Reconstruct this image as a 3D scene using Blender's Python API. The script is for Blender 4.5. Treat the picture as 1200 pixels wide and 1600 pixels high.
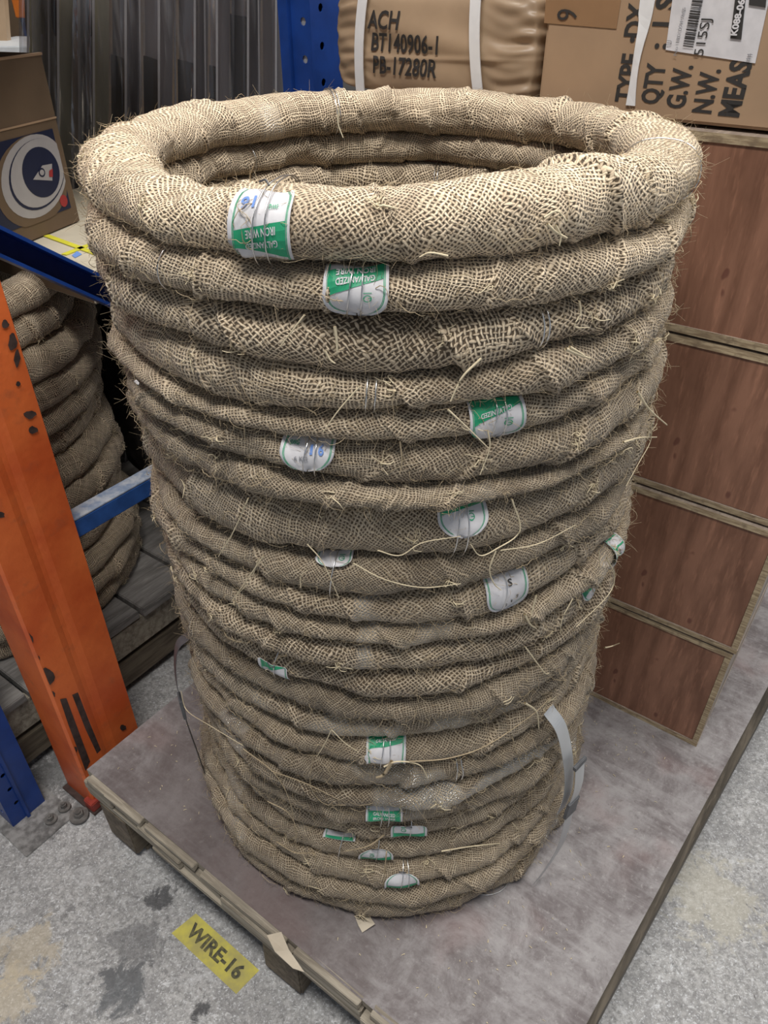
import bpy, bmesh, math, random
import numpy as np
from mathutils import Vector, Matrix

for o in list(bpy.data.objects): bpy.data.objects.remove(o)
S = bpy.context.scene
COL = S.collection
rng = np.random.default_rng(7); random.seed(7)

# ------------------------------------------------------------------ camera, light, exposure
F_PX, PITCH, CAM_H = 1160.0, math.radians(36.2), 1.25
cam = bpy.data.cameras.new('camera'); co = bpy.data.objects.new('camera', cam); COL.objects.link(co)
co.location = (0, 0, CAM_H); co.rotation_euler = (math.pi/2-PITCH, 0, 0)
cam.sensor_fit = 'VERTICAL'; cam.sensor_height = 24; cam.lens = F_PX/1600*24
cam.clip_start = .02; S.camera = co
W = bpy.data.worlds.new('world'); S.world = W; W.use_nodes = True
W.node_tree.nodes['Background'].inputs[0].default_value = (.80, .88, 1.0, 1)
W.node_tree.nodes['Background'].inputs[1].default_value = .30
S.view_settings.view_transform = 'Standard'; S.view_settings.look = 'None'
S.view_settings.gamma = 1; S.view_settings.use_curve_mapping = False
S.view_settings.exposure = 0.0
def area(name, loc, sx, sy, power, rz=0, col=(1, .97, .93)):
    l = bpy.data.lights.new(name, 'AREA'); l.shape = 'RECTANGLE'; l.size = sx; l.size_y = sy; l.energy = power; l.color = col
    o = bpy.data.objects.new(name, l); COL.objects.link(o); o.location = loc; o.rotation_euler = (0, 0, rz); return o
area('ceiling_lamp_light', (-.25, -.05, 3.3), 1.5, .5, 70, -.62)
area('aisle_lamp_light', (1.4, .9, 3.3), 1.5, .5, 46, -.62)
area('rear_lamp_light', (.1, 2.6, 3.3), 1.5, .5, 44, -.62)

# ------------------------------------------------------------------ frames: u runs along the pallet front, v into the picture
A = math.radians(-35.8)
U = np.array([math.cos(A), math.sin(A), 0.]); V = np.array([-math.sin(A), math.cos(A), 0.]); Z = np.array([0, 0, 1.])
CAMP = np.array([0, 0, CAM_H])
FW = np.array([0, math.cos(PITCH), -math.sin(PITCH)]); UP = np.array([0, math.sin(PITCH), math.cos(PITCH)]); RT = np.array([1., 0, 0])
def W3(u, v, z): return u*U+v*V+z*Z
def ray(x, y): return FW+(x-600)/F_PX*RT-(y-800)/F_PX*UP
def on_z(x, y, z): d = ray(x, y); return CAMP+(z-CAM_H)/d[2]*d
def on_v(x, y, v): d = ray(x, y); P = CAMP+v/(d@V)*d; return np.array([P@U, P@V, P[2]])
def on_u(x, y, u): d = ray(x, y); P = CAMP+u/(d@U)*d; return np.array([P@U, P@V, P[2]])
def on_y(x, y, Y): d = ray(x, y); return CAMP+Y/d[1]*d
FLOOR = -.19

# ------------------------------------------------------------------ materials
class NT:
    def __init__(s, name):
        s.m = bpy.data.materials.new(name); s.m.use_nodes = True; s.t = s.m.node_tree; s.n = s.t.nodes; s.l = s.t.links
        s.b = s.n['Principled BSDF']; s.out = s.n['Material Output']
    def add(s, ty, **k):
        n = s.n.new(ty)
        for a, v in k.items(): setattr(n, a, v)
        return n
    def put(s, sock, v):
        if isinstance(v, bpy.types.NodeSocket): s.l.new(v, sock)
        elif v is not None:
            if isinstance(v, tuple) and len(v) == 3 and sock.type == 'RGBA': v = (*v, 1)
            sock.default_value = v
    def math(s, op, a, b=None, c=None, clamp=False):
        n = s.add('ShaderNodeMath', operation=op, use_clamp=clamp); s.put(n.inputs[0], a)
        if b is not None: s.put(n.inputs[1], b)
        if c is not None: s.put(n.inputs[2], c)
        return n.outputs[0]
    def vmath(s, op, a, b=None, scale=None):
        n = s.add('ShaderNodeVectorMath', operation=op); s.put(n.inputs[0], a)
        if b is not None: s.put(n.inputs[1], b)
        if scale is not None: s.put(n.inputs['Scale'], scale)
        return n.outputs[0]
    def mix(s, f, a, b, blend='MIX'):
        n = s.add('ShaderNodeMix', data_type='RGBA', blend_type=blend); s.put(n.inputs[0], f); s.put(n.inputs[6], a); s.put(n.inputs[7], b); return n.outputs[2]
    def noise(s, vec, scale, detail=3, rough=.55, dist=0, out=0):
        n = s.add('ShaderNodeTexNoise'); s.put(n.inputs['Vector'], vec); n.inputs['Scale'].default_value = scale
        n.inputs['Detail'].default_value = detail; n.inputs['Roughness'].default_value = rough; n.inputs['Distortion'].default_value = dist
        return n.outputs[out]
    def step(s, v, a, b):   # smooth map a..b -> 0..1
        n = s.add('ShaderNodeMapRange', interpolation_type='SMOOTHSTEP'); s.put(n.inputs[0], v); s.put(n.inputs[1], a); s.put(n.inputs[2], b); return n.outputs[0]
    def obj(s): return s.add('ShaderNodeTexCoord').outputs['Object']
    def uv(s): return s.add('ShaderNodeTexCoord').outputs['UV']
    def mapping(s, v, scale=(1, 1, 1), rot=(0, 0, 0)):
        n = s.add('ShaderNodeMapping'); s.put(n.inputs[0], v); n.inputs['Scale'].default_value = scale; n.inputs['Rotation'].default_value = rot; return n.outputs[0]
    def fin(s, col=None, rough=None, metal=None, bump=None, bd=.001, bs=1.0):
        s.put(s.b.inputs['Base Color'], col)
        if rough is not None: s.put(s.b.inputs['Roughness'], rough)
        if metal is not None: s.put(s.b.inputs['Metallic'], metal)
        if bump is not None:
            n = s.add('ShaderNodeBump'); n.inputs['Distance'].default_value = bd; n.inputs['Strength'].default_value = bs
            s.l.new(bump, n.inputs['Height']); s.l.new(n.outputs[0], s.b.inputs['Normal'])
        return s.m

def burlap_mat(pitch=.0038, dark=1.0):
    s = NT('burlap'); ob = s.obj()
    def attr(n): a = s.add('ShaderNodeAttribute', attribute_type='OBJECT', attribute_name=n); return a.outputs['Fac']
    tone, opn, wire = attr('tone'), attr('openness'), attr('wire')
    uv = s.vmath('SCALE', s.uv(), scale=s.math('MULTIPLY', attr('weave'), 1/pitch))
    d1 = s.vmath('SCALE', s.vmath('SUBTRACT', s.noise(uv, .07, 2, out=1), (.5, .5, .5)), scale=6.5)
    d2 = s.vmath('SCALE', s.vmath('SUBTRACT', s.noise(uv, .55, 2, out=1), (.5, .5, .5)), scale=.85)
    p = s.vmath('ADD', s.vmath('ADD', uv, d1), d2)
    sp = s.add('ShaderNodeSeparateXYZ'); s.l.new(p, sp.inputs[0]); a, b = sp.outputs[0], sp.outputs[1]
    sa = s.math('SINE', s.math('MULTIPLY', a, math.pi)); sb = s.math('SINE', s.math('MULTIPLY', b, math.pi))
    wa = s.math('POWER', s.math('ABSOLUTE', sa), 1.9); wb = s.math('POWER', s.math('ABSOLUTE', sb), 1.9)
    ck = s.math('MULTIPLY', sa, sb)
    # per-thread thickness and shade
    def per(v, seed):
        wn = s.add('ShaderNodeTexWhiteNoise', noise_dimensions='2D'); c = s.add('ShaderNodeCombineXYZ')
        s.l.new(s.math('FLOOR', v), c.inputs[0]); c.inputs[1].default_value = seed; s.l.new(c.outputs[0], wn.inputs[0]); return wn.outputs[0]
    ra, rb = per(a, 3.1), per(b, 9.7)
    ha = s.math('MULTIPLY', s.math('MULTIPLY', wa, s.math('MULTIPLY_ADD', ck, .27, .70)), s.math('MULTIPLY_ADD', ra, .35, .8))
    hb = s.math('MULTIPLY', s.math('MULTIPLY', wb, s.math('MULTIPLY_ADD', ck, -.27, .70)), s.math('MULTIPLY_ADD', rb, .35, .8))
    h = s.math('MAXIMUM', ha, hb)
    isb = s.math('GREATER_THAN', hb, ha)
    rnd = s.mix(isb, ra, rb)
    big = s.noise(ob, 9, 3); mid = s.noise(ob, 34, 3)
    thr = s.math('ADD', s.math('MULTIPLY_ADD', opn, .24, .27), s.math('MULTIPLY', s.math('SUBTRACT', big, .5), .50))
    cover = s.step(h, s.math('SUBTRACT', thr, .07), s.math('ADD', thr, .13))
    fib = s.noise(s.mapping(uv, (6, 6, 6)), 1.0, 3, .7)
    t = s.math('ADD', s.math('MULTIPLY', rnd, .30), s.math('ADD', s.math('MULTIPLY', fib, .55), s.math('MULTIPLY', s.math('SUBTRACT', h, .35), .75)), clamp=True)  # low parts of the weave painted darker, like shade between threads
    col = s.mix(t, (.215, .143, .082), (.86, .708, .505))
    grey = s.step(mid, .42, .75)
    col = s.mix(s.math('MULTIPLY', grey, .28), col, (.38, .30, .215))
    dirt = s.step(s.noise(ob, 5.5, 4, .6), .52, .74)
    col = s.mix(s.math('MULTIPLY', dirt, .55), col, (.13, .092, .058))
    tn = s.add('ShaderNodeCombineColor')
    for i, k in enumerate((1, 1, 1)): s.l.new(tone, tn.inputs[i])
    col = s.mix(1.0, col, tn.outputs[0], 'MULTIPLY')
    # bright wire strands seen through the open weave
    wm = s.math('MULTIPLY', s.step(s.noise(ob, 7.5, 2), s.math('SUBTRACT', .80, s.math('MULTIPLY', wire, .27)), s.math('SUBTRACT', .86, s.math('MULTIPLY', wire, .27))), 1.0)
    gapc = s.mix(wm, (.088, .060, .034), (.60, .60, .58))
    c2 = s.mix(cover, gapc, col)
    met = s.math('MULTIPLY', wm, s.math('SUBTRACT', 1.0, cover))
    s.put(s.b.inputs['Sheen Weight'], .15)
    hh = s.math('ADD', s.math('MINIMUM', h, .9), s.math('MULTIPLY', fib, .16))
    return s.fin(c2, s.math('MULTIPLY_ADD', met, -.72, .92), met, hh, .0016, 1.0)

def simple(name, col, rough=.6, metal=0, nscale=40, nv=.12, bd=.0004, mapsc=(1, 1, 1), col2=None, det=4):
    s = NT(name); ob = s.mapping(s.obj(), mapsc); n = s.noise(ob, nscale, det)
    c2 = col2 or tuple(c*(1-2.2*nv) for c in col)
    c = s.mix(s.step(n, .3, .7), c2, col)
    return s.fin(c, rough, metal, n, bd, .5)

def concrete():
    s = NT('concrete'); ob = s.obj()
    n1 = s.noise(ob, 2.2, 4); n2 = s.noise(ob, 95, 6, .8, .1); n3 = s.noise(ob, 260, 3, .7)
    base = s.mix(s.step(n2, .34, .66), (.26, .255, .25), (.60, .59, .58)); base = s.mix(s.math('MULTIPLY', s.step(s.noise(ob, 16, 7, .75, .5), .44, .62), .60), base, (.27, .265, .265)); base = s.mix(s.math('MULTIPLY', s.step(s.noise(ob, 22, 6, .75, .8), .55, .66), .45), base, (.74, .74, .74)); base = s.mix(s.math('MULTIPLY', s.step(s.noise(ob, 30, 5, .7, .4), .60, .70), .6), base, (.13, .13, .135)); base = s.mix(s.math('MULTIPLY', s.step(s.noise(s.mapping(ob, (1, 2.2, 1), (0, 0, .6)), 60, 3, .6, .5), .62, .70), .7), base, (.80, .80, .80))
    base = s.mix(s.step(n3, .52, .72), base, (.78, .79, .81))
    dk = s.step(s.math('ADD', s.math('MULTIPLY', n1, .6), s.math('MULTIPLY', s.noise(ob, 9, 4), .5)), .60, .72)
    base = s.mix(s.math('MULTIPLY', dk, .62), base, (.085, .083, .085))
    # worn yellow-cream paint patches
    def patch(x, y, r, c, amt, base):
        g = s.vmath('SUBTRACT', ob, (x, y, FLOOR)); ln = s.add('ShaderNodeVectorMath', operation='LENGTH'); s.l.new(g, ln.inputs[0])
        k = s.math('ADD', ln.outputs['Value'], s.math('MULTIPLY', s.math('SUBTRACT', s.noise(ob, 26, 8, .75, .6), .5), r*4.2))
        return s.mix(s.math('MULTIPLY', s.step(k, r, r*.55), amt), base, c)
    p = on_z(40, 1490, FLOOR); base = patch(p[0], p[1], .060, (.62, .52, .36), .5, base)
    p = on_z(20, 1560, FLOOR); base = patch(p[0], p[1], .05, (.66, .56, .40), .55, base)
    p = on_z(255, 1400, FLOOR); base = patch(p[0], p[1], .03, (.05, .05, .055), .8, base)
    p = on_z(200, 1540, FLOOR); base = patch(p[0], p[1], .05, (.11, .12, .13), .75, base)
    p = on_z(310, 1575, FLOOR); base = patch(p[0], p[1], .02, (.04, .04, .045), .8, base)
    p = on_z(1110, 1400, FLOOR); base = patch(p[0], p[1], .10, (.60, .56, .45), .5, base)
    p = on_z(210, 1480, FLOOR); base = patch(p[0], p[1], .06, (.14, .14, .145), .55, base)
    p = on_z(120, 1200, FLOOR); base = patch(p[0], p[1], .13, (.10, .10, .10), .65, base)
    return s.fin(base, .75, 0, s.math('ADD', n2, s.math('MULTIPLY', n3, .5)), .0015, .6)

def deckply():
    s = NT('dusty_plywood'); ob = s.obj()
    st = s.noise(s.mapping(ob, (6, 60, 6)), 1.3, 5, .6); n = s.noise(ob, 7, 5, .65); f = s.noise(ob, 90, 4, .7)
    n = s.noise(ob, 11, 8, .75, .4); c = s.mix(s.step(n, .34, .66), (.165, .142, .143), (.365, .345, .345))
    c = s.mix(s.math('MULTIPLY', s.step(st, .45, .7), .4), c, (.42, .40, .40))
    c = s.mix(s.math('MULTIPLY', s.step(f, .55, .72), .45), c, (.52, .50, .49))
    c = s.mix(s.math('MULTIPLY', s.step(f, .44, .30), .35), c, (.09, .075, .07))
    c = s.mix(s.math('MULTIPLY', s.step(s.noise(ob, 4.5, 3), .52, .68), .35), c, (.30, .165, .15))
    # worn dust in front of the stack, darkened further to paint its shadow
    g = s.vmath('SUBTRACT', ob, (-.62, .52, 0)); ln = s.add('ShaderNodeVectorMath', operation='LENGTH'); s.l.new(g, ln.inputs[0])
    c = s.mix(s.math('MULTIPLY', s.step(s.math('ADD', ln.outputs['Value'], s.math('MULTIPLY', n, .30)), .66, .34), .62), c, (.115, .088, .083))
    return s.fin(c, .7, 0, s.math('ADD', s.math('MULTIPLY', st, .6), f), .0008, .6)

def wood(name, c1, c2, ax=2, sc=1.0, stretch=14, rough=.6, spots=None, bd=.0006):
    s = NT(name); ob = s.obj(); m = [stretch, stretch, stretch]; m[ax] = 1.2
    g = s.noise(s.mapping(ob, tuple(m)), 3.0*sc, 5, .62, .4); b = s.noise(ob, 6, 4); f = s.noise(s.mapping(ob, tuple(x*5 for x in m)), 3*sc, 3, .7)
    c = s.mix(s.step(g, .3, .7), c1, c2)
    c = s.mix(s.math('MULTIPLY', s.step(f, .5, .75), .35), c, tuple(min(1, x*1.7) for x in c2))
    c = s.mix(s.math('MULTIPLY', s.step(b, .5, .72), .45), c, tuple(x*.6 for x in c1))
    if spots:
        k = s.step(s.noise(s.mapping(ob, (1, 1, .6)), 30, 2), .68, .74); c = s.mix(s.math('MULTIPLY', k, .75), c, spots)
    return s.fin(c, rough, 0, g, bd, .5)

def plyedge():
    s = NT('plywood_edge'); ob = s.obj(); n = s.noise(ob, 60, 4)
    w = s.math('SUBTRACT', s.noise(s.mapping(ob, (8, 8, 90)), 3, 4, .6), .5)
    c = s.mix(s.step(w, -.1, .1), (.27, .195, .115), (.50, .395, .25)); c = s.mix(s.step(n, .5, .75), c, (.22, .16, .10))
    return s.fin(c, .8, 0, n, .001, .6)

def orange_paint():
    s = NT('chipped_orange_paint'); ob = s.obj(); n = s.noise(ob, 26, 5, .6); n2 = s.noise(ob, 7, 4); n3 = s.noise(ob, 90, 3)
    c = s.mix(s.step(n2, .3, .7), (.62, .100, .024), (.84, .190, .048))
    c = s.mix(s.math('MULTIPLY', s.step(n, .55, .75), .35), c, (.30, .09, .05))
    return s.fin(c, .42, 0, s.math('ADD', n, s.math('MULTIPLY', n3, .4)), .0016, .55)

def film(milk=.10):
    s = NT('clear_plastic_film'); ob = s.mapping(s.obj(), (1, 1, .10)); n = s.noise(ob, 22, 3, .5, .3)
    tr = s.add('ShaderNodeBsdfTransparent'); tr.inputs[0].default_value = (.93, .93, .94, 1)
    gl = s.add('ShaderNodeBsdfGlossy'); gl.inputs['Roughness'].default_value = .16; gl.inputs[0].default_value = (.95, .95, 1, 1)
    df = s.add('ShaderNodeBsdfDiffuse'); df.inputs[0].default_value = (.62, .62, .64, 1)
    bp = s.add('ShaderNodeBump'); bp.inputs['Distance'].default_value = .010; bp.inputs['Strength'].default_value = .7; s.l.new(n, bp.inputs['Height']); s.l.new(bp.outputs[0], gl.inputs['Normal'])
    m1 = s.add('ShaderNodeMixShader'); m1.inputs[0].default_value = .6; s.l.new(df.outputs[0], m1.inputs[1]); s.l.new(gl.outputs[0], m1.inputs[2])
    m2 = s.add('ShaderNodeMixShader'); s.l.new(s.math('MULTIPLY_ADD', s.step(n, .52, .66), .30, milk), m2.inputs[0])
    s.l.new(tr.outputs[0], m2.inputs[1]); s.l.new(m1.outputs[0], m2.inputs[2]); s.l.new(m2.outputs[0], s.out.inputs[0]); s.n.remove(s.b)
    return s.m

M = dict(
    burlap=burlap_mat(), concrete=concrete(), deck=deckply(), edge=plyedge(), orange=orange_paint(), film=film(), milky=film(.30), foldlight=simple('fold_highlight', (.30, .29, .30), .3, nv=.05),
    jute=simple('jute_fibre', (.56, .44, .28), .85, nscale=60, nv=.15), straw=simple('pale_straw', (.80, .68, .46), .8, nscale=60, nv=.08),
    steel=simple('galvanised_wire', (.80, .80, .80), .28, 1.0, nv=.05), strap=simple('dull_steel_strap', (.66, .67, .68), .38, .6, nscale=14, nv=.1, mapsc=(1, 1, .2)),
    darkstrap=simple('dark_steel_strap', (.13, .135, .145), .45, .3),
    paper=simple('tag_paper', (.70, .685, .70), .6, nscale=70, nv=.05), green=simple('green_ink', (.02, .36, .17), .5, nscale=90, nv=.09),
    blueink=simple('blue_ink', (.16, .30, .68), .6, nv=.05), blackink=simple('black_ink', (.035, .032, .03), .6, nv=.05),
    stencil=simple('worn_stencil_ink', (.05, .05, .045), .7, nscale=120, nv=.2, col2=(.20, .18, .07)), greyink=simple('grey_ink', (.30, .30, .32), .6, nv=.05), white=simple('white_strap', (.82, .82, .82), .45, nv=.03),
    red=wood('reddish_plywood', (.170, .076, .044), (.335, .165, .103), 2, .9, 9, .5, (.14, .05, .035)),
    tan=wood('pale_plywood_side', (.27, .21, .17), (.46, .38, .31), 1, .9, 9, .6),
    oldwood=wood('old_pallet_wood', (.19, .16, .12), (.44, .39, .31), 0, 1.2, 16, .75), darkwood=wood('dark_pallet_wood', (.085, .065, .045), (.21, .17, .12), 1, 1.2, 16, .75),
    greywood=wood('dusty_grey_wood', (.16, .15, .14), (.36, .34, .32), 1, 1.2, 12, .8),
    card=simple('brown_cardboard', (.41, .272, .165), .7, nscale=9, nv=.06, bd=.0004), tape=simple('brown_tape', (.33, .19, .095), .3, nscale=20, nv=.05),
    wrap=simple('brown_wrapping_paper', (.43, .305, .195), .42, nscale=8, nv=.10, bd=.003),
    darkcard=simple('shaded_brown_cardboard', (.150, .098, .056), .75, nscale=9, nv=.07),  # shadow over the open carton put into the colour
    blue=simple('blue_rack_paint', (.012, .055, .27), .35, nscale=18, nv=.12), bluep=simple('dusty_blue_paint', (.035, .12, .40), .45, nscale=30, nv=.15),
    dustblue=simple('dust_on_paint', (.46, .48, .52), .8, nscale=60, nv=.12, col2=(.20, .26, .38)),
    navy=simple('navy_print', (.006, .010, .040), .5, nv=.04), discwhite=simple('cream_print', (.38, .36, .36), .5, nv=.03), redink=simple('red_print', (.36, .03, .03), .5, nv=.05),  # navy and cream darkened to carry the shade on the open carton
    panel=simple('dark_grey_profile', (.145, .130, .135), .30, .3, nscale=16, nv=.15, mapsc=(1, 1, .15)), panel2=simple('charcoal_profile', (.022, .020, .021), .45, .0, nscale=24, nv=.2, mapsc=(1, 1, .2)),
    panel3=simple('olive_reflection_profile', (.27, .25, .19), .30, .3, nscale=16, nv=.15, mapsc=(1, 1, .15)),  # olive reflections painted in as base colour
    panelmilk=simple('milky_grey_profile', (.33, .33, .35), .35, .2, nscale=16, nv=.18, mapsc=(1, 1, .1)),
    bare=simple('bare_rusty_steel', (.125, .085, .075), .6, .5, nscale=60, nv=.2), redp=simple('red_plate_paint', (.42, .06, .04), .5, nscale=40, nv=.15),
    yellow=simple('worn_yellow_paint', (.72, .64, .12), .7, nscale=34, nv=.16, col2=(.50, .44, .15)), yband=simple('yellow_band', (.74, .70, .05), .4, nv=.05),
    wallp=simple('warehouse_wall_paint', (.20, .19, .18), .8, nscale=4, nv=.1), black=simple('black_plastic', (.018, .018, .02), .35, nscale=30, nv=.2, bd=.004),
    scrap=simple('torn_paper', (.62, .54, .42), .7, nscale=30, nv=.06), orangeflat=simple('orange_beam_paint', (.85, .22, .02), .45, nv=.06), shelfwhite=simple('white_shelf', (.75, .78, .80), .4, nv=.04),
    baseplate=simple('dusty_base_plate', (.36, .35, .34), .8, .1, nscale=70, nv=.2, col2=(.15, .145, .14)), boltm=simple('dusty_bolt', (.24, .225, .21), .7, .3, nscale=80, nv=.2), lamp=None)
lm = bpy.data.materials.new('lamp_tube_glow'); lm.use_nodes = True
lm.node_tree.nodes['Principled BSDF'].inputs['Emission Color'].default_value = (1, .98, .95, 1); lm.node_tree.nodes['Principled BSDF'].inputs['Emission Strength'].default_value = 4
M['lamp'] = lm

# ------------------------------------------------------------------ object helpers
def link(name, verts, faces, mat, parent=None, smooth=False, mats=None, midx=None):
    me = bpy.data.meshes.new(name)
    if isinstance(verts, np.ndarray) and isinstance(faces, np.ndarray):
        k = faces.shape[1]; me.vertices.add(len(verts)); me.vertices.foreach_set('co', verts.astype(np.float32).ravel())
        me.loops.add(faces.size); me.loops.foreach_set('vertex_index', faces.astype(np.int32).ravel())
        me.polygons.add(len(faces)); me.polygons.foreach_set('loop_start', np.arange(0, faces.size, k, dtype=np.int32)); me.update(calc_edges=True)
    else: me.from_pydata([tuple(map(float, v)) for v in verts], [], [tuple(map(int, f)) for f in faces]); me.update()
    for m in (mats or [mat]): me.materials.append(m)
    if midx is not None: me.polygons.foreach_set('material_index', np.array(midx, dtype=np.int32))
    if smooth: me.polygons.foreach_set('use_smooth', np.ones(len(me.polygons), dtype=bool))
    o = bpy.data.objects.new(name, me); COL.objects.link(o)
    if parent is not None: o.parent = parent
    return o
def thing(name, label, cat, loc=(0, 0, 0), rz=0, group=None):
    o = bpy.data.objects.new(name, None); COL.objects.link(o); o.location = tuple(map(float, loc)); o.rotation_euler = (0, 0, rz)
    o.empty_display_size = .05; return tag(o, label, cat, group)
def tag(o, label, cat, group=None):
    o['label'] = label; o['category'] = cat
    if group: o['group'] = group
    return o
def local(P, loc, rz=A):   # world -> local of an empty rotated about z
    d = np.asarray(P, float)-np.asarray(loc, float); c, s_ = math.cos(-rz), math.sin(-rz)
    return np.stack([d[..., 0]*c-d[..., 1]*s_, d[..., 0]*s_+d[..., 1]*c, d[..., 2]], -1)
def boxbm(bm, x0, x1, y0, y1, z0, z1, mi=0, jit=0):
    r = lambda: random.uniform(-jit, jit)
    vs = [bm.verts.new((x+r(), y+r(), z+r())) for x in (x0, x1) for y in (y0, y1) for z in (z0, z1)]
    fs = []
    for f in ((0, 1, 3, 2), (4, 6, 7, 5), (0, 4, 5, 1), (2, 3, 7, 6), (0, 2, 6, 4), (1, 5, 7, 3)):
        q = bm.faces.new([vs[i] for i in f]); q.material_index = mi; fs.append(q)
    return vs, fs
def frombm(name, bm, mat, parent=None, bevel=0, smooth=False, mats=None, seg=2):
    if bevel: bmesh.ops.bevel(bm, geom=list(bm.edges), offset=bevel, segments=seg, affect='EDGES', clamp_overlap=True)
    me = bpy.data.meshes.new(name); bm.to_mesh(me); bm.free()
    for m in (mats or [mat]): me.materials.append(m)
    if smooth: me.polygons.foreach_set('use_smooth', np.ones(len(me.polygons), dtype=bool))
    o = bpy.data.objects.new(name, me); COL.objects.link(o)
    if parent is not None: o.parent = parent
    return o
def box(name, x0, x1, y0, y1, z0, z1, mat, parent=None, bevel=.001, jit=0, mats=None, pick=None):
    bm = bmesh.new(); boxbm(bm, x0, x1, y0, y1, z0, z1, jit=jit)
    if pick:
        for f in bm.faces: f.normal_update(); f.material_index = pick(f.normal)
    return frombm(name, bm, mat, parent, bevel, mats=mats)
def tubes(paths, rad, sides=3, taper=True):
    """paths (N,S,3) -> verts, quads"""
    paths = np.asarray(paths, float); N, K, _ = paths.shape; rad = np.broadcast_to(np.asarray(rad, float), (N,))
    t = np.gradient(paths, axis=1); t /= np.linalg.norm(t, axis=2, keepdims=True)+1e-9
    ref = np.where(np.abs(t[..., 2:3]) > .9, np.array([1., 0, 0]), np.array([0, 0, 1.]))
    n1 = np.cross(t, ref); n1 /= np.linalg.norm(n1, axis=2, keepdims=True)+1e-9; n2 = np.cross(t, n1)
    a = np.arange(sides)*2*math.pi/sides
    prof = np.ones(K)
    if taper: prof = np.linspace(1, .55, K)
    r = rad[:, None, None, None]*prof[None, :, None, None]
    P = paths[:, :, None, :]+r*(np.cos(a)[None, None, :, None]*n1[:, :, None, :]+np.sin(a)[None, None, :, None]*n2[:, :, None, :])
    idx = np.arange(N*K*sides).reshape(N, K, sides)
    q = np.stack([idx[:, :-1, :], np.roll(idx, -1, 2)[:, :-1, :], np.roll(idx, -1, 2)[:, 1:, :], idx[:, 1:, :]], -1).reshape(-1, 4)
    return P.reshape(-1, 3), q
def smooth_path(pts, n):
    pts = np.asarray(pts, float); k = len(pts)
    if k == 2: s = np.linspace(0, 1, n)[:, None]; return pts[0]*(1-s)+pts[1]*s
    P = np.vstack([2*pts[0]-pts[1], pts, 2*pts[-1]-pts[-2]]); out = []
    for s in np.linspace(0, k-1-1e-6, n):
        i = int(s); f = s-i; p0, p1, p2, p3 = P[i:i+4]
        out.append(.5*((2*p1)+(-p0+p2)*f+(2*p0-5*p1+4*p2-p3)*f*f+(-p0+3*p1-3*p2+p3)*f**3))
    return np.array(out)
_fc = {}
def text_geo(txt, size, bold=0.0):
    key = (txt, size, bold)
    if key in _fc: return _fc[key]
    c = bpy.data.curves.new('t', 'FONT'); c.body = txt; c.size = size; c.align_x = 'CENTER'; c.align_y = 'CENTER'; c.offset = bold; c.resolution_u = 3
    o = bpy.data.objects.new('t', c); COL.objects.link(o); dg = bpy.context.evaluated_depsgraph_get()
    me = bpy.data.meshes.new_from_object(o.evaluated_get(dg)); vs = np.array([v.co[:] for v in me.vertices]); fs = [list(p.vertices) for p in me.polygons]
    bpy.data.objects.remove(o); bpy.data.curves.remove(c); bpy.data.meshes.remove(me)
    _fc[key] = (vs, fs); return vs, fs
def text_flat(name, items, mat, parent, org, xd, yd, nd, off=.0008):
    """items: (text, size, cx, cy, bold, xscale); flat print on a plane"""
    vs, fs = [], []
    for txt, size, cx, cy, bold, xs in items:
        v, f = text_geo(txt, size, bold); b = len(vs)
        for p in v: vs.append(np.asarray(org)+xd*(cx+p[0]*xs)+yd*(cy+p[1])+nd*off)
        fs += [[i+b for i in q] for q in f]
    return link(name, vs, fs, mat, parent)

# ------------------------------------------------------------------ the setting
def struct(o): o['kind'] = 'structure'; return o
fl = struct(link('floor', [(-5, -1.5, FLOOR), (5, -1.5, FLOOR), (5, 7, FLOOR), (-5, 7, FLOOR)], [(0, 1, 2, 3)], M['concrete']))
struct(box('wall_back', -5, 5, 5.2, 5.3, FLOOR, 3.6, M['wallp'], bevel=0))
struct(box('wall_left', -4.6, -4.5, -1.5, 5.2, FLOOR, 3.6, M['wallp'], bevel=0))
struct(box('ceiling', -5, 5, -1.5, 5.3, 3.6, 3.7, M['wallp'], bevel=0))
for (x, y, lab) in ((-.25, -.05, 'fluorescent batten lamp hanging over the camera side of the aisle'), (1.4, .9, 'fluorescent batten lamp hanging above the plywood crates'), (.1, 2.6, 'fluorescent batten lamp hanging behind the rack')):
    t = thing('batten_lamp', lab, 'lamp', (x, y, 3.36), -.62)
    box('housing', -.75, .75, -.09, .09, .03, .24, M['shelfwhite'], t, .01)
    P, q = tubes([[(-.7, -.04, .015), (.7, -.04, .015)], [(-.7, .04, .015), (.7, .04, .015)]], .013, 8, False); link('tube', P, q, M['lamp'], t)

# ------------------------------------------------------------------ wire coils
def vnoise(th, ph, nt, npn, seed):   # periodic smooth value noise, th and ph in radians
    r = np.random.default_rng(seed); g = r.uniform(-1, 1, (nt, npn))
    x = (th/(2*math.pi)) % 1*nt; y = (ph/(2*math.pi)) % 1*npn
    i = np.floor(x).astype(int) % nt; j = np.floor(y).astype(int) % npn; fx = x-np.floor(x); fy = y-np.floor(y)
    fx = fx*fx*(3-2*fx); fy = fy*fy*(3-2*fy); i2 = (i+1) % nt; j2 = (j+1) % npn
    return (g[i, j]*(1-fx)+g[i2, j]*fx)*(1-fy)+(g[i, j2]*(1-fx)+g[i2, j2]*fx)*fy

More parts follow.
